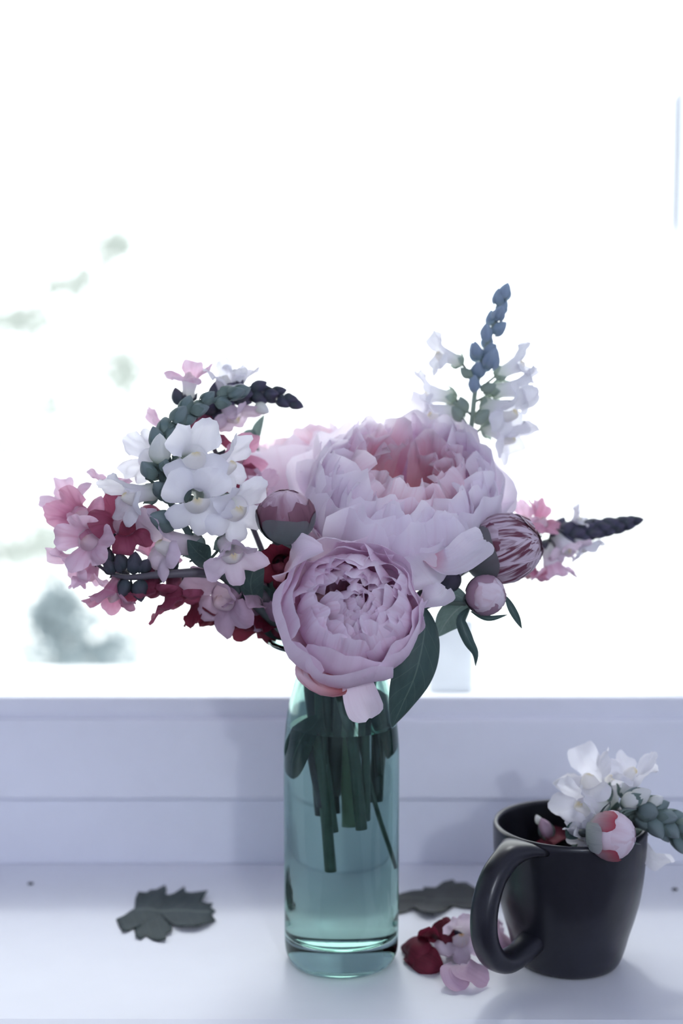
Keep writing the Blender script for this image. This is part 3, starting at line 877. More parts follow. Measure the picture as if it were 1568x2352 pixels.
# ------------------------------------------------------------------ snapdragons
def lip_mesh(name, phi0, span, lobes, length, a0, a1, r0, z0, seed, notch=0.5, n=9, m=26):
    """a lip of a snapdragon: thin lobes that leave the mouth at angle a0 and bend to a1 from the tube's axis"""
    cols = []
    for j in range(m + 1):
        u = 2 * j / m - 1
        ph = rad(phi0 + u * span)
        lob = abs(math.sin(math.pi * lobes * (u + 1) / 2))
        ln = length * (1 - notch + notch * lob ** 0.55) * (1 + 0.22 * noise.noise(V((u * 2.2, seed, 3.1))) + 0.12 * noise.noise(V((u * 7.5, seed * 1.7, 5.5))))
        if lobes == 3 and abs(u) < 0.33:
            ln *= 0.86
        r, z = r0, z0
        col = []
        for i in range(n + 1):
            v = i / n
            a = a0 + (a1 - a0) * v + 0.75 * v * noise.noise(V((u * 1.9, v * 1.4, seed * 3.3)))
            if i:
                r += math.sin(a) * ln / n
                z += math.cos(a) * ln / n
            d = 0.13 * v ** 1.5 * noise.noise(V((u * 4.6, v * 2.2, seed * 2.2))) - 0.06 * v * (1 - lob)
            rr = r - math.cos(a) * d
            zz = z + math.sin(a) * d
            pp = ph + 0.10 * v * noise.noise(V((u * 3, seed, 8.8)))
            col.append(((rr * math.cos(pp), rr * math.sin(pp), zz), (j / m, 0.25 + 0.75 * v)))
        cols.append(col)
    vs, uv = [], []
    for i in range(n + 1):
        for j in range(m + 1):
            vs.append(cols[j][i][0])
            uv.append(cols[j][i][1])
    return mesh(name, vs, grid_faces(n + 1, m + 1), uv)

def tube_mesh(seed):
    prof = smooth_prof([(0.02, 0.0), (0.12, 0.01), (0.165, 0.08), (0.155, 0.22), (0.175, 0.38), (0.205, 0.50), (0.215, 0.58)], 16)
    vs, fs, uv = [], [], []
    for i, (r, z) in enumerate(prof):
        for j in range(20):
            a = 2 * math.pi * j / 20
            rr = r * (1 + 0.12 * math.cos(2 * a) * z + 0.06 * noise.noise(V((a, z * 4, seed))))
            vs.append((rr * math.cos(a), rr * math.sin(a), z))
            uv.append((j / 20, z / 0.58 * 0.4))
    for i in range(16):
        for j in range(20):
            j2 = (j + 1) % 20
            fs.append((i * 20 + j, i * 20 + j2, (i + 1) * 20 + j2, (i + 1) * 20 + j))
    return mesh('floret', vs, fs, uv)

def palate_mesh(seed):
    vs, uv = [], []
    n, m = 8, 14
    for i in range(n + 1):
        for j in range(m + 1):
            v = i / n
            u = 2 * j / m - 1
            ph = rad(-90 + u * 88)
            r = 0.21 * (1 - v) + 0.02 * v
            two = 1 + 0.25 * math.cos(u * math.pi * 1.0)
            z = 0.54 + 0.17 * math.sin(v * math.pi * 0.75) * two
            vs.append((r * math.cos(ph), r * math.sin(ph) + 0.06 * v, z))
            uv.append((j / m, v))
    return mesh('palate', vs, grid_faces(n + 1, m + 1), uv)

def calyx_mesh(seed):
    vs, fs, uv = [], [], []
    for q in range(5):
        a0 = 2 * math.pi * q / 5 + seed
        b = len(vs)
        for i in range(6):
            s = i / 5
            w = 0.11 * math.sin(math.pi * min(1, 0.25 + 0.75 * s)) + 0.003
            r = 0.06 + 0.16 * math.sin(min(1, s * 1.6) * math.pi / 2) + 0.06 * s * s
            z = -0.03 + 0.26 * s
            for j in range(3):
                t = j - 1
                ca, sa = math.cos(a0), math.sin(a0)
                x = r - 0.03 * t * t
                y = w * t
                vs.append((x * ca - y * sa, x * sa + y * ca, z))
                uv.append((j / 2, s))
        for i in range(5):
            for j in range(2):
                fs.append((b + i * 3 + j, b + i * 3 + j + 1, b + (i + 1) * 3 + j + 1, b + (i + 1) * 3 + j))
    return mesh('calyx', vs, fs, uv)

NVAR = 5
TUBE = [tube_mesh(q) for q in range(NVAR)]
UP = [lip_mesh('upper_lip', 90, 84, 2, 0.52, 0.15, (0.95, 1.35, 0.7, 1.7, 1.1)[q], 0.20, 0.56, q * 1.9 + 0.4, 0.45) for q in range(NVAR)]
LOW = [lip_mesh('lower_lip', -90, 92, 3, 0.50, 0.45, (2.0, 2.5, 1.7, 2.2, 2.7)[q], 0.20, 0.55, q * 2.3 + 7.7, 0.55) for q in range(NVAR)]
PALM = [palate_mesh(q) for q in range(2)]
CAL = [calyx_mesh(q * 0.7) for q in range(3)]

def bud_mesh(seed):
    vs, fs, uv = [], [], []
    n, k = 10, 15
    for i in range(n + 1):
        s = i / n
        r = 0.33 * math.sin(math.pi * s ** 0.8) ** 0.75 if 0 < s < 1 else 0.004
        for j in range(k):
            a = 2 * math.pi * j / k
            rr = r * (1 + 0.10 * math.cos(5 * a + seed) * math.sin(math.pi * s)) + 0.002
            vs.append((rr * math.cos(a), rr * math.sin(a), s))
            uv.append((j / k, s))
    for i in range(n):
        for j in range(k):
            j2 = (j + 1) % k
            fs.append((i * k + j, i * k + j2, (i + 1) * k + j2, (i + 1) * k + j))
    return mesh('flower_bud', vs, fs, uv)

def scale_mesh(seed):
    """a small pointed sepal that wraps one side of a bud"""
    vs, uv = [], []
    for i in range(8):
        s = i / 7
        w = 0.62 * math.sin(math.pi * min(1, 0.15 + 0.85 * s)) + 0.01
        r = 0.37 * math.sin(math.pi * min(1, s * 0.85 + 0.06) ** 0.8) ** 0.75 + 0.02
        for j in range(5):
            t = (j - 2) / 2
            a = t * w * 1.3
            vs.append((r * math.cos(a), r * math.sin(a), s * 0.84 - 0.02))
            uv.append((j / 4, s))
    return mesh('sepal', vs, grid_faces(8, 5), uv)
BUD = [bud_mesh(q) for q in range(4)]
SCALE = [scale_mesh(q) for q in range(2)]

def floret(parent, px, py, Y, d, size, colour, seed, up=None, cal=None, stemc=None, roll=0.0, tubecol=None, pedmat=None):
    """mouth of the flower at pixel px,py; d = (right, up, towards the camera)"""
    rnd = random.Random(seed)
    ax = V((d[0], -d[2], d[1])).normalized()
    mouth = P(px, py, Y)
    base = mouth - ax * size * 0.55
    m = Matrix.Translation(base) @ axis_frame(ax, up or V((0, 0, 1)), roll) @ Matrix.Scale(size, 4)
    q = seed % NVAR
    mat = SN[colour]
    f = put('floret', TUBE[q], SN[tubecol] if tubecol else mat, parent, m)
    put('upper_lip', UP[(seed * 3 + 1) % NVAR], mat, f, m)
    put('lower_lip', LOW[(seed * 2 + 1) % NVAR], mat, f, m)
    put('palate', PALM[seed % 2], PAL[colour], f, m)
    put('calyx', CAL[seed % 3], cal or M_calyx, f, m)
    if stemc:
        j = min(range(len(stemc)), key=lambda i: (stemc[i] - base).length)
        j = max(j - 2, 0)
        if (stemc[j] - base).length > 0.003:
            stem(f, [stemc[j], (stemc[j] + base) / 2 + V((0, 0, -0.001)), base + ax * 0.001], 0.0011, 0.0010, pedmat or M_stem, 'pedicel', n=6, k=6)
    return f

def flower_bud(parent, pos, ax, size, mat, seed, scalemat=None):
    m = Matrix.Translation(pos) @ axis_frame(ax, V((0, 0, 1)), seed * 1.3) @ Matrix.Scale(size, 4)
    b = put('flower_bud', BUD[seed % 4], mat, parent, m)
    if scalemat:
        for q in range(2):
            put('sepal', SCALE[0], scalemat, b, m @ Matrix.Rotation(q * 2.6 + seed, 4, 'Z'))
    return b

def spike_buds(parent, c, s0, s1, cnt, z0, z1, mat, seed, spread0=0.9, spread1=0.35, scalemat=None, rstem=0.002):
    rnd = random.Random(seed)
    T, N = frames(c)
    n = len(c) - 1
    for i in range(cnt):
        s = s0 + (s1 - s0) * (i / max(1, cnt - 1)) ** 0.9
        k = min(n, int(round(s * n)))
        u = i / max(1, cnt - 1)
        a = i * 2.399 + seed
        b = T[k].cross(N[k])
        rdir = N[k] * math.cos(a) + b * math.sin(a)
        sp = spread0 + (spread1 - spread0) * u
        ax = (T[k] * math.cos(sp) + rdir * math.sin(sp)).normalized()
        sz = (z0 + (z1 - z0) * u) * rnd.uniform(0.9, 1.1)
        flower_bud(parent, c[k] + rdir * rstem * 0.6, ax, sz, mat, seed + i, scalemat)
    flower_bud(parent, c[-1], T[-1], z1 * 1.1, mat, seed + 50, scalemat)

# --- 1 white snapdragon, front left
ws = thing('snapdragon', 'white snapdragon spike curving right at its green tip, front left of the bouquet', 'flower', (-0.014, -0.004, 0.10))
pts = [V((-0.006, -0.002, 0.10)), V((-0.012, -0.002, 0.16)), NECK[10], P(690, 1490, -0.012), P(560, 1365, -0.026), P(470, 1285, -0.034), P(425, 1210, -0.038), P(385, 1140, -0.038), P(366, 1062, -0.034), P(385, 992, -0.028), P(430, 948, -0.022), P(485, 922, -0.014), P(535, 905, -0.008)]
cw = catmull(pts, 80)
stem(ws, pts, 0.0046, 0.0016, M_calyx, n=70)
U1 = V((-0.2, 0.1, 1))
for i, (px, py, dY, d, sz, colr) in enumerate([
    (445, 1050, -0.050, (0.35, 0.30, 0.75), 0.043, 'white'),
    (520, 1066, -0.030, (0.85, 0.15, 0.35), 0.038, 'white'),
    (300, 1136, -0.048, (-0.80, -0.05, 0.60), 0.037, 'white'),
    (340, 1052, -0.016, (-0.60, 0.25, -0.50), 0.036, 'white'),
    (452, 1150, -0.066, (0.22, -0.05, 0.95), 0.044, 'white'),
    (540, 1168, -0.056, (0.55, -0.10, 0.80), 0.044, 'white'),
    (385, 1248, -0.046, (-0.80, 0.12, 0.40), 0.046, 'blush'),
    (533, 1272, -0.060, (0.30, -0.30, 0.85), 0.037, 'blush'),
]):
    floret(ws, px, py, dY, d, sz, colr, i, up=U1, stemc=cw)
flower_bud(ws, P(366, 1068, -0.046), V((0.05, -0.2, 1)), 0.022, M_budwhite, 2)
for i, (px, py, dY, d, sz) in enumerate([(352, 1098, -0.044, (-0.4, 0.7, 0.4), 0.015), (375, 1080, -0.046, (0.1, 0.8, 0.4), 0.011), (388, 1150, -0.050, (0.2, 0.75, 0.6), 0.017), (372, 1200, -0.05, (-0.5, 0.5, 0.6), 0.013), (400, 1205, -0.052, (-0.7, 0.35, 0.5), 0.020), (408, 1150, -0.046, (0.45, 0.6, 0.3), 0.016)]):
    flower_bud(ws, P(px, py, dY), V((d[0], -d[2], d[1])), sz, M_budgreen, i + 60, M_calyx)
spike_buds(ws, cw, 0.735, 0.985, 17, 0.0175, 0.0125, M_budgreen, 4, 0.75, 0.4, M_calyx)
blade('leaf', [P(480, 1290, -0.036), P(452, 1268, -0.048), P(430, 1240, -0.054)], 0.0165, (0.2, -1, 0.3), M_leaf, ws, cup=0.4, wf=wl)
blade('leaf', [P(400, 1222, -0.042), P(372, 1216, -0.048), P(352, 1200, -0.048)], 0.0075, (0.2, -0.8, 0.6), M_leaf_light, ws, cup=0.6, wf=wl)
blade('leaf', [P(590, 1400, -0.02), P(575, 1345, -0.03), P(585, 1300, -0.03), P(598, 1262, -0.02)], 0.017, (0.4, -1, 0.1), M_leaf, ws, cup=0.4, wf=wl)

# --- 2 rose and white snapdragon behind it, dark tip pointing right
rs = thing('snapdragon', 'rose and white snapdragon with dark bud tip pointing right, behind the white spike', 'flower', (-0.018, 0.010, 0.11))
pts = [V((-0.010, 0.006, 0.11)), NECK[3], P(655, 1400, 0.020), P(575, 1200, 0.034), P(505, 1060, 0.040), P(470, 970, 0.040), P(500, 922, 0.038), P(560, 900, 0.036), P(620, 906, 0.036), P(664, 922, 0.036)]
cr = catmull(pts, 80)
stem(rs, pts, 0.0036, 0.0014, M_stem_mauve, n=60)
for i, (px, py, dY, d, sz, colr, tb) in enumerate([
    (436, 872, 0.036, (0.12, 0.92, 0.15), 0.030, 'pink', 'white'),
    (515, 878, 0.036, (0.35, 0.75, 0.2), 0.030, 'white', None),
    (548, 868, 0.044, (0.30, 0.8, -0.2), 0.028, 'white', None),
    (538, 955, 0.028, (0.50, -0.55, 0.4), 0.032, 'blush', None),
    (472, 985, 0.030, (0.05, -0.80, 0.4), 0.034, 'crimson', None),
    (372, 985, 0.046, (-0.85, 0.1, 0.2), 0.030, 'pink', 'white'),
    (540, 1050, 0.024, (0.55, 0.25, 0.6), 0.036, 'rose', None),
    (525, 1092, 0.030, (0.6, -0.3, 0.4), 0.036, 'crimson', None),
    (600, 1125, 0.030, (0.6, 0.2, 0.4), 0.028, 'mauve', None),
]):
    floret(rs, px, py, dY, d, sz, colr, i + 11, stemc=cr, cal=M_calyx_dark, tubecol=tb, up=(0, 0, 1) if abs(d[1]) < 0.7 else (0.3, 0.2, 0.5), pedmat=M_stem_mauve)
spike_buds(rs, cr, 0.79, 0.99, 22, 0.0175, 0.0105, M_buddark, 9, 0.9, 0.4, M_calyx_dark)
flower_bud(rs, P(585, 930, 0.028), V((0.6, -0.3, -0.3)), 0.013, M_budwhite, 5)
flower_bud(rs, P(412, 932, 0.036), V((-0.2, -0.2, 1)), 0.014, M_calyx_dark, 6)

# --- 3 pink snapdragon lying out to the left
ps = thing('snapdragon', 'pink and crimson snapdragon leaning far left with small hooked green tip', 'flower', (-0.020, 0.0, 0.12))
pts = [V((-0.010, -0.008, 0.12)), V((-0.021, -0.006, 0.19)), V((-0.024, -0.008, 0.216)), P(665, 1450, -0.012), P(570, 1340, -0.018), P(480, 1316, -0.034), P(370, 1320, -0.044), P(290, 1326, -0.040), P(245, 1312, -0.030), P(222, 1294, -0.030), P(206, 1279, -0.030), P(192, 1276, -0.030), P(186, 1288, -0.030)]
cp = catmull(pts, 90)
stem(ps, pts, 0.0044, 0.0012, M_stem_mauve, n=80, radf=lambda s: 0.0042 if s < 0.62 else max(0.0012, 0.0042 - (s - 0.62) * 0.0095))
for i, (px, py, dY, d, sz, colr, tb) in enumerate([
    (160, 1155, -0.004, (-0.45, 0.60, 0.35), 0.034, 'pink', None),
    (182, 1190, -0.022, (-0.40, 0.35, 0.70), 0.040, 'rose', 'pink'),
    (203, 1240, -0.040, (-0.35, 0.15, 0.85), 0.038, 'pink', 'blush'),
    (288, 1205, -0.034, (0.08, 0.45, 0.70), 0.042, 'crimson', 'mauve'),
    (252, 1112, 0.012, (-0.05, 0.90, 0.1), 0.030, 'pink', 'white'),
    (172, 1292, -0.024, (-0.75, -0.35, 0.40), 0.034, 'pink', None),
    (208, 1318, -0.016, (-0.3, -0.80, 0.3), 0.028, 'pink', None),
    (258, 1362, -0.032, (-0.35, -0.75, 0.50), 0.034, 'rose', None),
    (345, 1352, -0.030, (-0.10, -0.85, 0.35), 0.034, 'crimson', None),
    (402, 1372, -0.026, (0.10, -0.85, 0.35), 0.036, 'crimson', None),
    (362, 1288, -0.012, (0.05, 0.80, 0.30), 0.030, 'rose', None),
    (455, 1392, -0.012, (0.05, -0.85, 0.1), 0.028, 'dark', None),
]):
    floret(ps, px, py, dY, d, sz, colr, i + 31, stemc=cp, cal=M_calyx_dark, tubecol=tb, up=(-0.6, -0.2, 0.6), pedmat=M_stem_mauve)
for i, (px, py, dY, d, sz) in enumerate([(284, 1312, -0.036, (-0.2, 0.9, 0.3), 0.015), (306, 1314, -0.036, (0.15, 0.9, 0.3), 0.016), (326, 1316, -0.036, (0.35, 0.7, 0.4), 0.013), (292, 1330, -0.038, (-0.25, -0.85, 0.4), 0.014), (316, 1332, -0.038, (0.2, -0.9, 0.4), 0.016), (262, 1318, -0.036, (-0.4, 0.8, 0.3), 0.013), (246, 1300, -0.032, (0.2, 0.95, 0.2), 0.013), (390, 1308, -0.032, (0.4, 0.7, 0.4), 0.012), (196, 1292, -0.030, (-0.2, 0.6, 0.7), 0.009)]):
    flower_bud(ps, P(px, py, dY), V((d[0], -d[2], d[1])), sz, M_calyx_dark if i < 8 else M_budgreen, i + 20, M_calyx_dark)

# --- 4 dark red snapdragon low on the left of the neck
ds = thing('snapdragon', 'dark red and mauve snapdragon low at the left of the bottle mouth', 'flower', (-0.014, 0.016, 0.14))
pts = [V((-0.008, 0.012, 0.14)), V((-0.020, 0.014, 0.214)), P(668, 1440, 0.015), P(625, 1370, 0.012), P(620, 1290, 0.012), P(640, 1220, 0.02)]
cq = catmull(pts, 50)
stem(ds, pts, 0.0034, 0.002, M_stem_dark, n=40)
for i, (px, py, dY, d, sz, colr) in enumerate([
    (515, 1372, -0.026, (-0.55, -0.10, 0.70), 0.050, 'mauve'),
    (575, 1380, -0.020, (-0.20, -0.45, 0.70), 0.040, 'mauve'),
    (598, 1425, -0.010, (-0.25, -0.60, 0.60), 0.040, 'dark'),
    (632, 1428, -0.004, (-0.1, -0.75, 0.60), 0.036, 'dark'),
    (648, 1295, -0.012, (0.15, 0.0, 0.80), 0.036, 'dark'),
    (690, 1225, 0.0, (0.4, 0.3, 0.70), 0.028, 'mauve'),
    (500, 1418, 0.006, (-0.5, -0.6, 0.2), 0.026, 'dark'),
    (690, 1300, -0.006, (0.2, -0.2, 0.80), 0.034, 'dark'),
]):
    floret(ds, px, py, dY, d, sz, colr, i + 51, stemc=cq, cal=M_calyx_dark, pedmat=M_stem_dark)

# --- 5 white snapdragon, tall, behind right
wr = thing('snapdragon', 'tall white snapdragon with blue green bud spire standing behind the large peony', 'flower', (0.010, 0.018, 0.10))
pts = [V((0.004, 0.014, 0.10)), NECK[7], P(960, 1330, 0.055), P(1060, 1120, 0.060), P(1082, 980, 0.056), P(1092, 890, 0.054), P(1112, 810, 0.052), P(1138, 735, 0.050), P(1153, 690, 0.050)]
ct = catmull(pts, 80)
stem(wr, pts, 0.0040, 0.0014, M_stem_pale, n=60)
for i, (px, py, dY, d, sz) in enumerate([
    (1016, 815, 0.060, (-0.80, 0.30, 0.2), 0.030),
    (1186, 838, 0.064, (0.75, 0.40, 0.1), 0.032),
    (1188, 892, 0.058, (0.85, 0.10, 0.2), 0.036),
    (1168, 944, 0.044, (0.70, -0.15, 0.55), 0.042),
    (990, 905, 0.070, (-0.90, 0.15, -0.1), 0.034),
    (1000, 950, 0.062, (-0.80, -0.1, 0.3), 0.036),
    (1165, 1000, 0.052, (0.7, -0.3, 0.4), 0.038),
]):
    floret(wr, px, py, dY, d, sz, 'white', i + 71, stemc=ct, cal=M_stem_pale)
for i, (px, py, dY, d, sz, mt) in enumerate([(1094, 822, 0.044, (-0.12, 0.95, 0.2), 0.0125, M_budblue), (1120, 848, 0.042, (0.35, 0.9, 0.2), 0.0170, M_budblue), (1087, 900, 0.044, (0.05, 0.95, 0.3), 0.0130, M_budblue), (1080, 868, 0.048, (-0.6, 0.6, 0.2), 0.011, M_stem_pale), (1106, 898, 0.044, (0.75, 0.35, 0.3), 0.012, M_stem_pale), (1062, 964, 0.046, (-0.6, 0.75, 0.2), 0.013, M_stem_pale), (1092, 970, 0.044, (0.6, 0.6, 0.3), 0.014, M_stem_pale), (1070, 948, 0.048, (-0.35, 0.9, 0.1), 0.013, M_stem_pale)]):
    flower_bud(wr, P(px, py, dY), V((d[0], -d[2], d[1])), sz, mt, i + 30, M_budblue if mt is M_budblue else M_stem_pale)
spike_buds(wr, ct, 0.845, 0.985, 12, 0.0145, 0.0125, M_budblue, 14, 0.85, 0.35, M_budblue)

# --- 6 pink snapdragon pointing right
rr_ = thing('snapdragon', 'pink and white snapdragon pointing right with dark spire, behind the striped bud', 'flower', (0.020, 0.014, 0.13))
pts = [V((0.016, 0.012, 0.13)), V((0.026, 0.014, 0.216)), P(960, 1395, 0.050), P(1090, 1300, 0.070), P(1220, 1258, 0.078), P(1310, 1226, 0.080), P(1390, 1212, 0.080), P(1450, 1199, 0.080)]
cx_ = catmull(pts, 80)
stem(rr_, pts, 0.0036, 0.0012, M_stem_mauve, n=60)
for i, (px, py, dY, d, sz, colr, tb) in enumerate([
    (1240, 1200, 0.072, (0.35, 0.75, 0.3), 0.030, 'rose', 'blush'),
    (1205, 1196, 0.080, (-0.2, 0.85, 0.2), 0.028, 'pink', 'white'),
    (1268, 1296, 0.070, (0.25, -0.80, 0.3), 0.034, 'pink', 'white'),
    (1212, 1312, 0.076, (-0.05, -0.85, 0.3), 0.032, 'rose', None),
    (1300, 1258, 0.066, (0.45, -0.50, 0.5), 0.030, 'blush', 'white'),
    (1338, 1256, 0.074, (0.60, -0.50, 0.2), 0.026, 'white', None),
    (1325, 1196, 0.080, (0.45, 0.60, 0.1), 0.022, 'white', None),
]):
    floret(rr_, px, py, dY, d, sz, colr, i + 91, stemc=cx_, cal=M_calyx_dark, tubecol=tb, pedmat=M_stem_mauve)
spike_buds(rr_, cx_, 0.80, 0.99, 36, 0.0175, 0.0090, M_buddark, 19, 0.75, 0.22, M_calyx_dark)

# --- leafy stems that only show through the glass
fo = thing('foliage_sprig', 'cut green sprig with dark leaves pressed inside the bottle shoulder', 'leaf sprig', (-0.010, -0.01, 0.06))
stem(fo, [V((-0.006, -0.006, 0.072)), V((-0.010, -0.010, 0.13)), V((-0.016, -0.012, 0.19)), V((-0.014, -0.014, 0.216)), V((-0.010, -0.018, 0.238))], 0.0034, 0.0028, M_stem, n=24)
blade('leaf', [V((-0.014, -0.014, 0.186)), V((-0.026, -0.016, 0.168)), V((-0.030, -0.008, 0.150)), V((-0.026, 0.004, 0.136))], 0.022, (-0.4, -0.9, 0.1), M_leaf, fo, cup=0.5, wf=wl)
blade('leaf', [V((0.010, -0.006, 0.205)), V((0.024, -0.008, 0.190)), V((0.029, -0.002, 0.170)), V((0.024, 0.006, 0.150))], 0.022, (0.5, -0.8, 0.1), M_leaf, fo, cup=0.5, wf=wl)
fo2 = thing('foliage_sprig', 'thin pale cut stem slanting right in the bottle water', 'leaf sprig', (0.028, 0.0, 0.068))
stem(fo2, [V((0.029, 0.006, 0.068)), V((0.018, 0.0, 0.12)), V((0.008, -0.004, 0.18)), V((0.004, -0.004, 0.22)), V((0.004, 0.0, 0.25))], 0.0013, 0.0015, M_stem, n=24)

# ================================================================== ON THE SILL
def flat_leaf(name, label, outline, centre, mat, hz, seed, curl=0.006):
    """lobed leaf lying on the sill; outline traced on the sill's surface"""
    pts = [G(*p) for p in outline]
    cc = G(*centre)
    cc.z = 0.0
    o = thing(name, label, 'leaf', V((cc.x, cc.y, 0.0006)))
    n = len(pts)
    # refine the outline a little
    R_ = 6
    vs, uv, fs = [], [], []
    def hgt(p, k):
        return 0.0012 + curl * max(0, noise.noise(V((p.x * 38, p.y * 30, seed))) + 0.25) * k + hz(p, k)
    xs = [p.x for p in pts]
    ys = [p.y for p in pts]
    def uvof(p):
        return ((p.y - min(ys)) / (max(ys) - min(ys)), (p.x - min(xs)) / (max(xs) - min(xs)))
    for th in (0, 1):
        for i in range(R_ + 1):
            k = i / R_
            for p in pts:
                q = cc.lerp(p, k) if i else cc.lerp(p, 0.01)
                vs.append(V((q.x, q.y, hgt(q, k) - th * 0.0005)))
                uv.append(uvof(q))
    N = (R_ + 1) * n
    for i in range(R_):
        for j in range(n):
            j2 = (j + 1) % n
            a = (i * n + j, i * n + j2, (i + 1) * n + j2, (i + 1) * n + j)
            fs.append(a)
            fs.append(tuple(N + q for q in a[::-1]))
    for j in range(n):
        j2 = (j + 1) % n
        fs.append((R_ * n + j, R_ * n + j2, N + R_ * n + j2, N + R_ * n + j))
    wput('leaf_blade', vs, fs, mat, o, uv)
    return o

def cr4(pts):
    return [(220 + x / 4.612, 2000 + y / 4.612) for x, y in pts]
lo = cr4([(215, 525), (300, 490), (370, 455), (410, 430), (415, 370), (420, 325), (450, 280), (500, 285), (540, 285), (580, 240), (640, 220), (735, 165), (750, 235), (725, 300), (780, 300), (830, 280), (940, 190), (950, 255), (1010, 255), (1080, 240), (1185, 250), (1150, 310), (1120, 350), (1180, 375), (1240, 380), (1215, 415), (1270, 440), (1225, 475), (1270, 540), (1180, 600), (1080, 640), (990, 645), (900, 640), (820, 600), (735, 548), (815, 620), (800, 680), (750, 690), (740, 760), (660, 760), (600, 745), (530, 700), (480, 740), (420, 725), (415, 670), (405, 620), (350, 650), (290, 670), (250, 610)])
l1 = flat_leaf('fallen_leaf', 'dark green lobed leaf lying on the sill left of the bottle', lo, cr4([(690, 470)])[0], M_leaf_sill, lambda p, k: 0.0, 2.0, curl=0.007)
l2o = [(846, 2090), (866, 2076), (890, 2074), (918, 2060), (945, 2058), (972, 2052), (972, 2044), (1000, 2045), (1018, 2036), (1040, 2030), (1046, 2040), (1070, 2036), (1096, 2046), (1120, 2058), (1104, 2074), (1110, 2090), (1080, 2090), (1060, 2088), (1042, 2084), (1022, 2098), (1000, 2108), (985, 2112), (964, 2106), (950, 2092), (932, 2098), (910, 2103), (885, 2106), (862, 2104)]
l2 = flat_leaf('fallen_leaf', 'olive leaf lying on the sill between bottle and mug', l2o, (985, 2072), M_leaf_olive, lambda p, k: 0.0, 5.0, curl=0.006)

# fallen flowers beside the mug
def on_sill(v, r):
    return v
ff = thing('fallen_floret', 'pale pink fallen snapdragon flower with yellow throat beside the mug handle', 'flower', G(1060, 2215))
def fpart(parent, mouth, ax, size, colr, seed, pal=None, up=None, roll=0.0, cal=None):
    ax = V(ax).normalized()
    base = V(mouth) - ax * size * 0.55
    m = Matrix.Translation(base) @ axis_frame(ax, up or V((0, 0, 1)), roll) @ Matrix.Scale(size, 4)
    f = put('corolla_tube', TUBE[seed % NVAR], SN[colr], parent, m)
    put('upper_lip', UP[(seed + 1) % NVAR], SN[colr], parent, m)
    put('lower_lip', LOW[seed % NVAR], SN[colr], parent, m)
    put('palate', PALM[0], pal or PAL[colr], parent, m)
    if cal:
        put('calyx', CAL[0], cal, parent, m)
g0 = G(1056, 2205)
fpart(ff, V((g0.x, g0.y, 0.0175)), (0.12, -0.75, 0.42), 0.036, 'blush', 1, pal=M_palate_yellow)
blade('petal', [G(1050, 2218, 0.010), G(1062, 2226, 0.012), G(1090, 2240, 0.008), G(1120, 2258, 0.003)], 0.020, (0, -0.5, 1), SN['mauve'], ff, cup=0.2, wf=petal_w, ruf=0.002, seed=3)
blade('petal', [G(1045, 2215, 0.011), G(1040, 2230, 0.010), G(1050, 2250, 0.006), G(1072, 2268, 0.002)], 0.022, (0, -0.5, 1), SN['mauve'], ff, cup=0.25, wf=petal_w, ruf=0.002, seed=5)

f2 = thing('fallen_floret', 'dark crimson fallen snapdragon flower touching the bottle base', 'flower', G(965, 2190))
blade('petal', [G(922, 2172, 0.004), G(945, 2160, 0.014), G(972, 2172, 0.017), G(1000, 2190, 0.010)], 0.026, (-0.1, -0.6, 0.8), SN['dark'], f2, cup=-0.6, wf=petal_w, ruf=0.003, seed=2)
blade('petal', [G(930, 2192, 0.004), G(958, 2192, 0.011), G(990, 2205, 0.010), G(1018, 2222, 0.003)], 0.022, (-0.1, -0.7, 0.7), SN['dark'], f2, cup=-0.5, wf=petal_w, ruf=0.003, seed=7)
f3 = thing('fallen_floret', 'dark crimson crumpled petals standing on the sill behind the pale pink flower', 'flower', G(1020, 2150))
blade('petal', [G(985, 2158, 0.002), G(982, 2148, 0.014), G(984, 2140, 0.022), G(990, 2130, 0.030)], 0.016, (0, -1, 0.1), SN['dark'], f3, cup=0.4, wf=petal_w, ruf=0.003, seed=1)
blade('petal', [G(990, 2158, 0.008), G(1010, 2150, 0.020), G(1036, 2148, 0.020), G(1056, 2152, 0.010)], 0.026, (0, -0.9, 0.4), SN['dark'], f3, cup=-0.5, wf=petal_w, ruf=0.003, seed=4)
blade('petal', [G(1040, 2158, 0.006), G(1052, 2152, 0.016), G(1062, 2146, 0.018)], 0.014, (0, -0.9, 0.4), M_calyx_dark, f3, cup=0.4, wf=petal_w, ruf=0.002, seed=6)
f4 = thing('fallen_floret', 'lilac pink fallen petals lying behind the mug handle', 'flower', G(1135, 2160))
blade('petal', [G(1100, 2160, 0.004), G(1125, 2150, 0.012), G(1150, 2150, 0.014), G(1172, 2158, 0.006)], 0.024, (0, -0.7, 0.7), SN['mauve'], f4, cup=-0.4, wf=petal_w, ruf=0.003, seed=9)
blade('petal', [G(1110, 2135, 0.006), G(1132, 2125, 0.014), G(1156, 2130, 0.010)], 0.020, (0, -0.5, 0.9), SN['blush'], f4, cup=-0.3, wf=petal_w, ruf=0.003, seed=11)

# specks of dirt
for lab, (px, py) in (('tiny dark crumb on the sill far left of the lobed leaf', (70, 2032)), ('tiny dark crumb on the sill right of the mug', (1549, 2045))):
    g1 = G(px, py)
    vs, fs, uv = lathe_vf([(0.0002, 0.0), (0.0017, 0.0004), (0.0019, 0.0010), (0.0010, 0.0017), (0.0002, 0.0019)], 9, True, True)
    vs = [(x * 1.4, y * 0.9 + 0.0003 * math.sin(i), z) for i, (x, y, z) in enumerate(vs)]
    o = put('crumb', mesh('crumb', vs, fs), M_speck, None, Matrix.Translation(g1 + V((0, 0, 0.0002))))
    tag(o, lab, 'crumb')

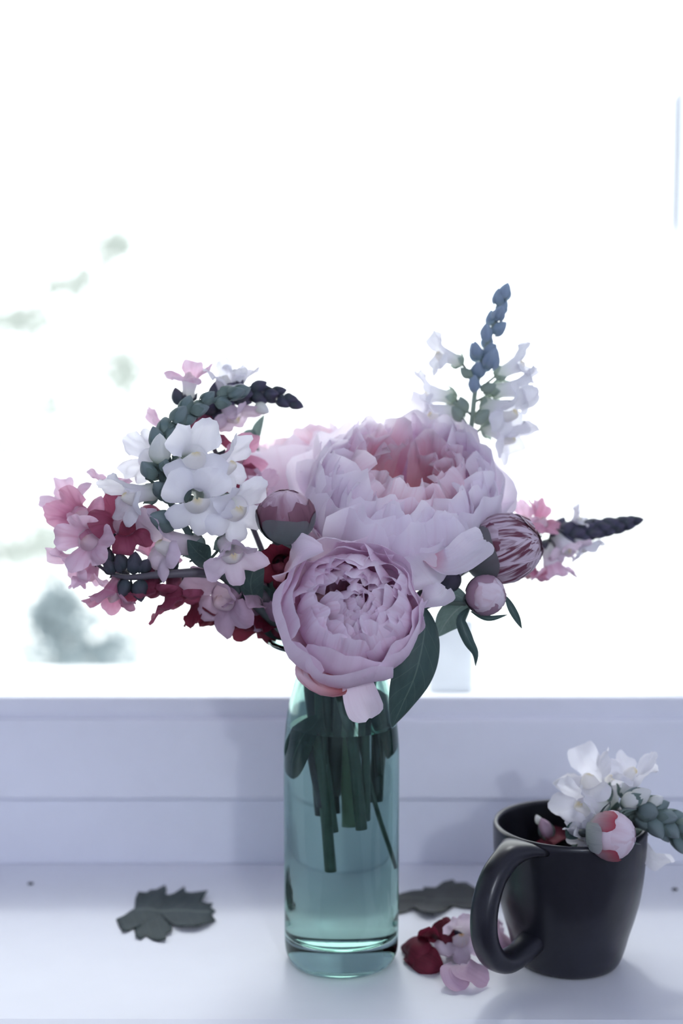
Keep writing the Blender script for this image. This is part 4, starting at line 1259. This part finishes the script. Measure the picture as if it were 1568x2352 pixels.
# ================================================================== FLOWERS IN THE MUG
ms_ = thing('snapdragon', 'white snapdragon with green bud spike lying over the right rim of the mug', 'flower', V((0.185, 0.0, 0.055)))
mpts = [V((0.163, 0.022, 0.060)), V((0.180, 0.014, 0.088)), P(1400, 1890, -0.010), P(1460, 1862, -0.018), P(1510, 1878, -0.024), P(1560, 1912, -0.028), P(1600, 1945, -0.030)]
cm = catmull(mpts, 60)
stem(ms_, mpts, 0.0040, 0.0016, M_calyx, n=40)
for i, (px, py, dY, d, sz, rl) in enumerate([
    (1358, 1792, -0.004, (-0.45, 0.75, 0.40), 0.042, 0.6),
    (1454, 1782, -0.010, (0.15, 0.85, 0.30), 0.036, -0.5),
    (1340, 1850, -0.026, (-0.75, 0.20, 0.55), 0.040, 0.2),
    (1345, 1905, -0.024, (-0.75, -0.35, 0.50), 0.034, 0.0),
    (1405, 1800, 0.012, (0.0, 0.95, 0.0), 0.034, 0.0),
    (1480, 1960, -0.010, (0.40, -0.80, 0.3), 0.032, 0.0),
    (1340, 1918, -0.030, (-0.75, -0.2, 0.50), 0.026, 0.4),
]):
    floret(ms_, px, py, dY, d, sz, 'white', i + 111, stemc=cm, roll=rl, up=(0.5, -0.2, 0.8))
flower_bud(ms_, P(1425, 1845, -0.022), V((0.7, -0.4, 0.35)), 0.018, M_budwhite, 1)
flower_bud(ms_, P(1448, 1840, -0.022), V((0.6, -0.4, 0.5)), 0.018, M_budwhite, 3, M_calyx)
flower_bud(ms_, P(1486, 1852, -0.022), V((0.6, -0.3, 0.5)), 0.014, M_budwhite, 2, M_calyx)
spike_buds(ms_, cm, 0.58, 0.99, 24, 0.0195, 0.0150, M_budgreen, 25, 0.85, 0.5, M_calyx)
blade('leaf', [P(1420, 1880, -0.022), P(1435, 1866, -0.034), P(1462, 1858, -0.036)], 0.004, (0, -0.6, 0.7), M_leaf_light, ms_, cup=0.4, wf=wl)
blade('leaf', [P(1300, 1925, -0.030), P(1318, 1908, -0.028), P(1345, 1890, -0.024)], 0.012, (0, -0.9, 0.4), M_leaf, ms_, cup=0.4, wf=wl)

mbc = P(1404, 1918, -0.054)
axm = V((0.86, -0.50, 0.08))
b5, bm_ = peony_bud('round pale pink peony bud with red patches resting on the front rim of the mug', mbc, 0.0168, axm, [
    (M_bud_pale, 'petal', -90, d2(rs=1.0, th0=8, th1=172, w=1.0, ruf=0.03, notch=0.08, frill=0.05, claw=0.5)),
    (M_bud_pale, 'petal', 20, d2(rs=0.99, th0=8, th1=174, w=1.0, ruf=0.03, notch=0.08, frill=0.05, claw=0.5)),
    (M_bud_pale, 'petal', 150, d2(rs=0.985, th0=8, th1=174, w=1.0, ruf=0.03, notch=0.08, frill=0.05, claw=0.5)),
    (M_bud_red, 'petal', (-0.2, -0.6, 0.9), d2(rs=1.02, th0=8, th1=118, w=0.55, ruf=0.02, notch=0.04, claw=0.7)),
    (M_bud_red, 'petal', (-0.2, -0.7, -0.8), d2(rs=1.025, th0=8, th1=122, w=0.55, ruf=0.02, notch=0.04, claw=0.7)),
    (M_sepal_pale, 'sepal', (-0.6, -1, 0.1), d2(rs=1.06, th0=4, th1=90, w=0.6, ruf=0.01, notch=0.02, claw=0.6)),
    (M_sepal_pale, 'sepal', (0, 0.2, -1), d2(rs=1.045, th0=4, th1=62, w=0.6, ruf=0.01, notch=0.02, claw=0.6)),
    (M_sepal_pale, 'sepal', (0.3, 1, 0.7), d2(rs=1.045, th0=4, th1=62, w=0.6, ruf=0.01, notch=0.02, claw=0.6)),
], [V((0.168, 0.0, 0.062)), V((0.178, -0.014, 0.090)), mbc - axm.normalized() * 0.022, mbc - axm.normalized() * 0.0165], 5.0, k=0.98, sr=0.0022, loc=V((0.168, 0.0, 0.062)))
for pp, wd in (([P(1380, 1868, -0.050), P(1388, 1855, -0.056), P(1402, 1842, -0.058)], 0.0022), ([P(1422, 1868, -0.052), P(1438, 1858, -0.060), P(1460, 1858, -0.060)], 0.0032), ([P(1362, 1945, -0.052), P(1350, 1942, -0.058), P(1342, 1940, -0.058)], 0.0022), ([P(1450, 1935, -0.056), P(1462, 1938, -0.060), P(1472, 1940, -0.058)], 0.0022)):
    blade('sepal', pp, wd, (0, -0.7, 0.6), M_sepal, b5, cup=0.4, wf=lambda s: 1 - 0.8 * s, n=8, m=4)

# dark petals floating on the water in the mug
ml = 0.0715
lv, lf, lu = lathe_vf([(0.0005, ml), (0.02, ml), (0.04, ml), (r_at([(r, z) for r, z in mp_[::-1] if r > 0.01][:60], ml) + 0.0006, ml + 0.0003)], 60)
put('water', mesh('water', lv, lf), M_tea, mug)
rnd = random.Random(77)
for i in range(7):
    a = rnd.uniform(0.2, 2.9)
    r = 0.012 + 0.026 * rnd.random()
    p = MC + V((r * math.cos(a) - 0.008, r * math.sin(a), ml + 0.0022 + 0.0008 * i))
    b = rnd.uniform(0, 6.28)
    u = V((math.cos(b), math.sin(b), rnd.uniform(-0.1, 0.2))) * 0.0105
    vs, fs, uv = ribbon_vf([p - u, p + V((0, 0, 0.003)), p + u], 0.017, (rnd.uniform(-.3, .3), rnd.uniform(-.3, .3), 1), rnd.uniform(0.1, 0.5), 8, 6, petal_w, 0.002, i)
    m0 = Matrix.Translation(p)
    o = put('loose_petal', mesh('loose_petal', [V(v) - p for v in vs], fs, uv), SN['dark'], None, m0)
    tag(o, 'loose dark red petal floating inside the black mug', 'petal', 'loose petals inside the mug')
wb = thing('flower_bud', 'small whitish flower bud lying on the dark petals inside the mug', 'flower bud', MC + V((-0.02, 0.01, 0.075)))
flower_bud(wb, P(1262, 1925, 0.015), V((-0.35, 0.1, 0.8)), 0.016, SN['mauve'], 1, M_calyx)
flower_bud(wb, P(1240, 1895, 0.018), V((-0.3, 0.2, 0.8)), 0.008, M_budwhite, 2)

# ================================================================== OUTSIDE
ob = box('stone_block', P(985, 1500, 0.40).x, P(1089, 1500, 0.40).x, 0.40, 0.46, 0.1035, P(1089, 1425, 0.40).z, M_greyblock, None, 0.004)
tag(ob, 'pale grey block standing on the outer window ledge behind the hanging leaf', 'block')

M_tree1 = leaf_mat('pale_tree_leaf', (0.42, 0.45, 0.42), (0.46, 0.5, 0.46), 0.5)
M_tree2 = leaf_mat('grey_shrub_leaf', (0.26, 0.31, 0.33), (0.3, 0.34, 0.36), 0.4)
def foliage(name, parent, blobs, count, size, mat, seed):
    rnd = random.Random(seed)
    vs, fs, uv = [], [], []
    for i in range(count):
        (cx, cyy, cz), R = rnd.choice(blobs)
        q = V((rnd.gauss(0, 0.6), rnd.gauss(0, 0.6), rnd.gauss(0, 0.6)))
        p = V((cx + q.x * R[0], cyy + q.y * R[1], cz + q.z * R[2]))
        a = V((rnd.gauss(0, 1), rnd.gauss(0, 1), rnd.gauss(0, 1))).normalized()
        b = a.orthogonal().normalized()
        s = size * rnd.uniform(0.7, 1.3)
        k = len(vs)
        vs += [p - a * s, p + b * s * 0.4, p + a * s, p - b * s * 0.4]
        uv += [(0.5, 0), (1, 0.5), (0.5, 1), (0, 0.5)]
        fs.append((k, k + 1, k + 2, k + 3))
    o = wput(name, vs, fs, mat, parent, uv)
    o['kind'] = 'stuff'
    return o

def tree(name, label, base, trunk, blobs, count, size, mat, seed):
    t = thing(name, label, 'tree' if 'tree' in name else 'shrub', V(base))
    for pth, r0, r1 in trunk:
        stem(t, [V(p) for p in pth], r0, r1, M_bark, 'trunk' if r0 > 0.05 else 'branch', n=14)
    foliage('foliage', t, blobs, count, size, mat, seed)
    return t

def B(px, py, Y, rx, ry, rz):
    return (tuple(P(px, py, Y)), (rx, ry, rz))
t1b = [B(30, 735, 5, 0.14, 0.2, 0.05), B(-60, 760, 5, 0.2, 0.3, 0.10), B(290, 850, 5.2, 0.10, 0.2, 0.10), B(180, 650, 5.2, 0.14, 0.2, 0.10), B(60, 1000, 5, 0.22, 0.3, 0.16), B(110, 1240, 5, 0.20, 0.3, 0.10), B(20, 1280, 5, 0.2, 0.3, 0.10), B(90, 890, 5, 0.25, 0.3, 0.2), B(260, 560, 5.3, 0.08, 0.2, 0.06)]
tree('garden_tree', 'pale loose tree outside the window at the far left', P(-160, 1500, 5.2) * 1.0, [
    ([V((P(-160, 900, 5.2).x, 5.2, -1.2)), P(-160, 1200, 5.2), P(-120, 900, 5.2), P(-90, 500, 5.2)], 0.09, 0.03),
    ([P(-130, 950, 5.2), P(60, 860, 5.1), P(290, 840, 5.2)], 0.02, 0.006),
    ([P(-120, 850, 5.2), P(20, 735, 5.0), P(180, 650, 5.2), P(260, 560, 5.3)], 0.02, 0.005),
    ([P(-150, 1300, 5.2), P(20, 1270, 5.0), P(130, 1240, 5.0)], 0.02, 0.006)], t1b, 1000, 0.040, M_tree1, 5)
t2b = [B(160, 1470, 4.0, 0.14, 0.2, 0.11), B(230, 1500, 4.0, 0.16, 0.2, 0.05), B(120, 1400, 4.0, 0.07, 0.1, 0.08)]
tree('garden_shrub', 'blurred grey green shrub outside the window above the left sill', V((P(180, 1500, 4).x, 4, -1.2)), [
    ([V((P(180, 1500, 4).x, 4, -1.2)), P(190, 1900, 4.0), P(180, 1560, 4.0), P(170, 1470, 4.0)], 0.02, 0.006)], t2b, 700, 0.03, M_tree2, 8)
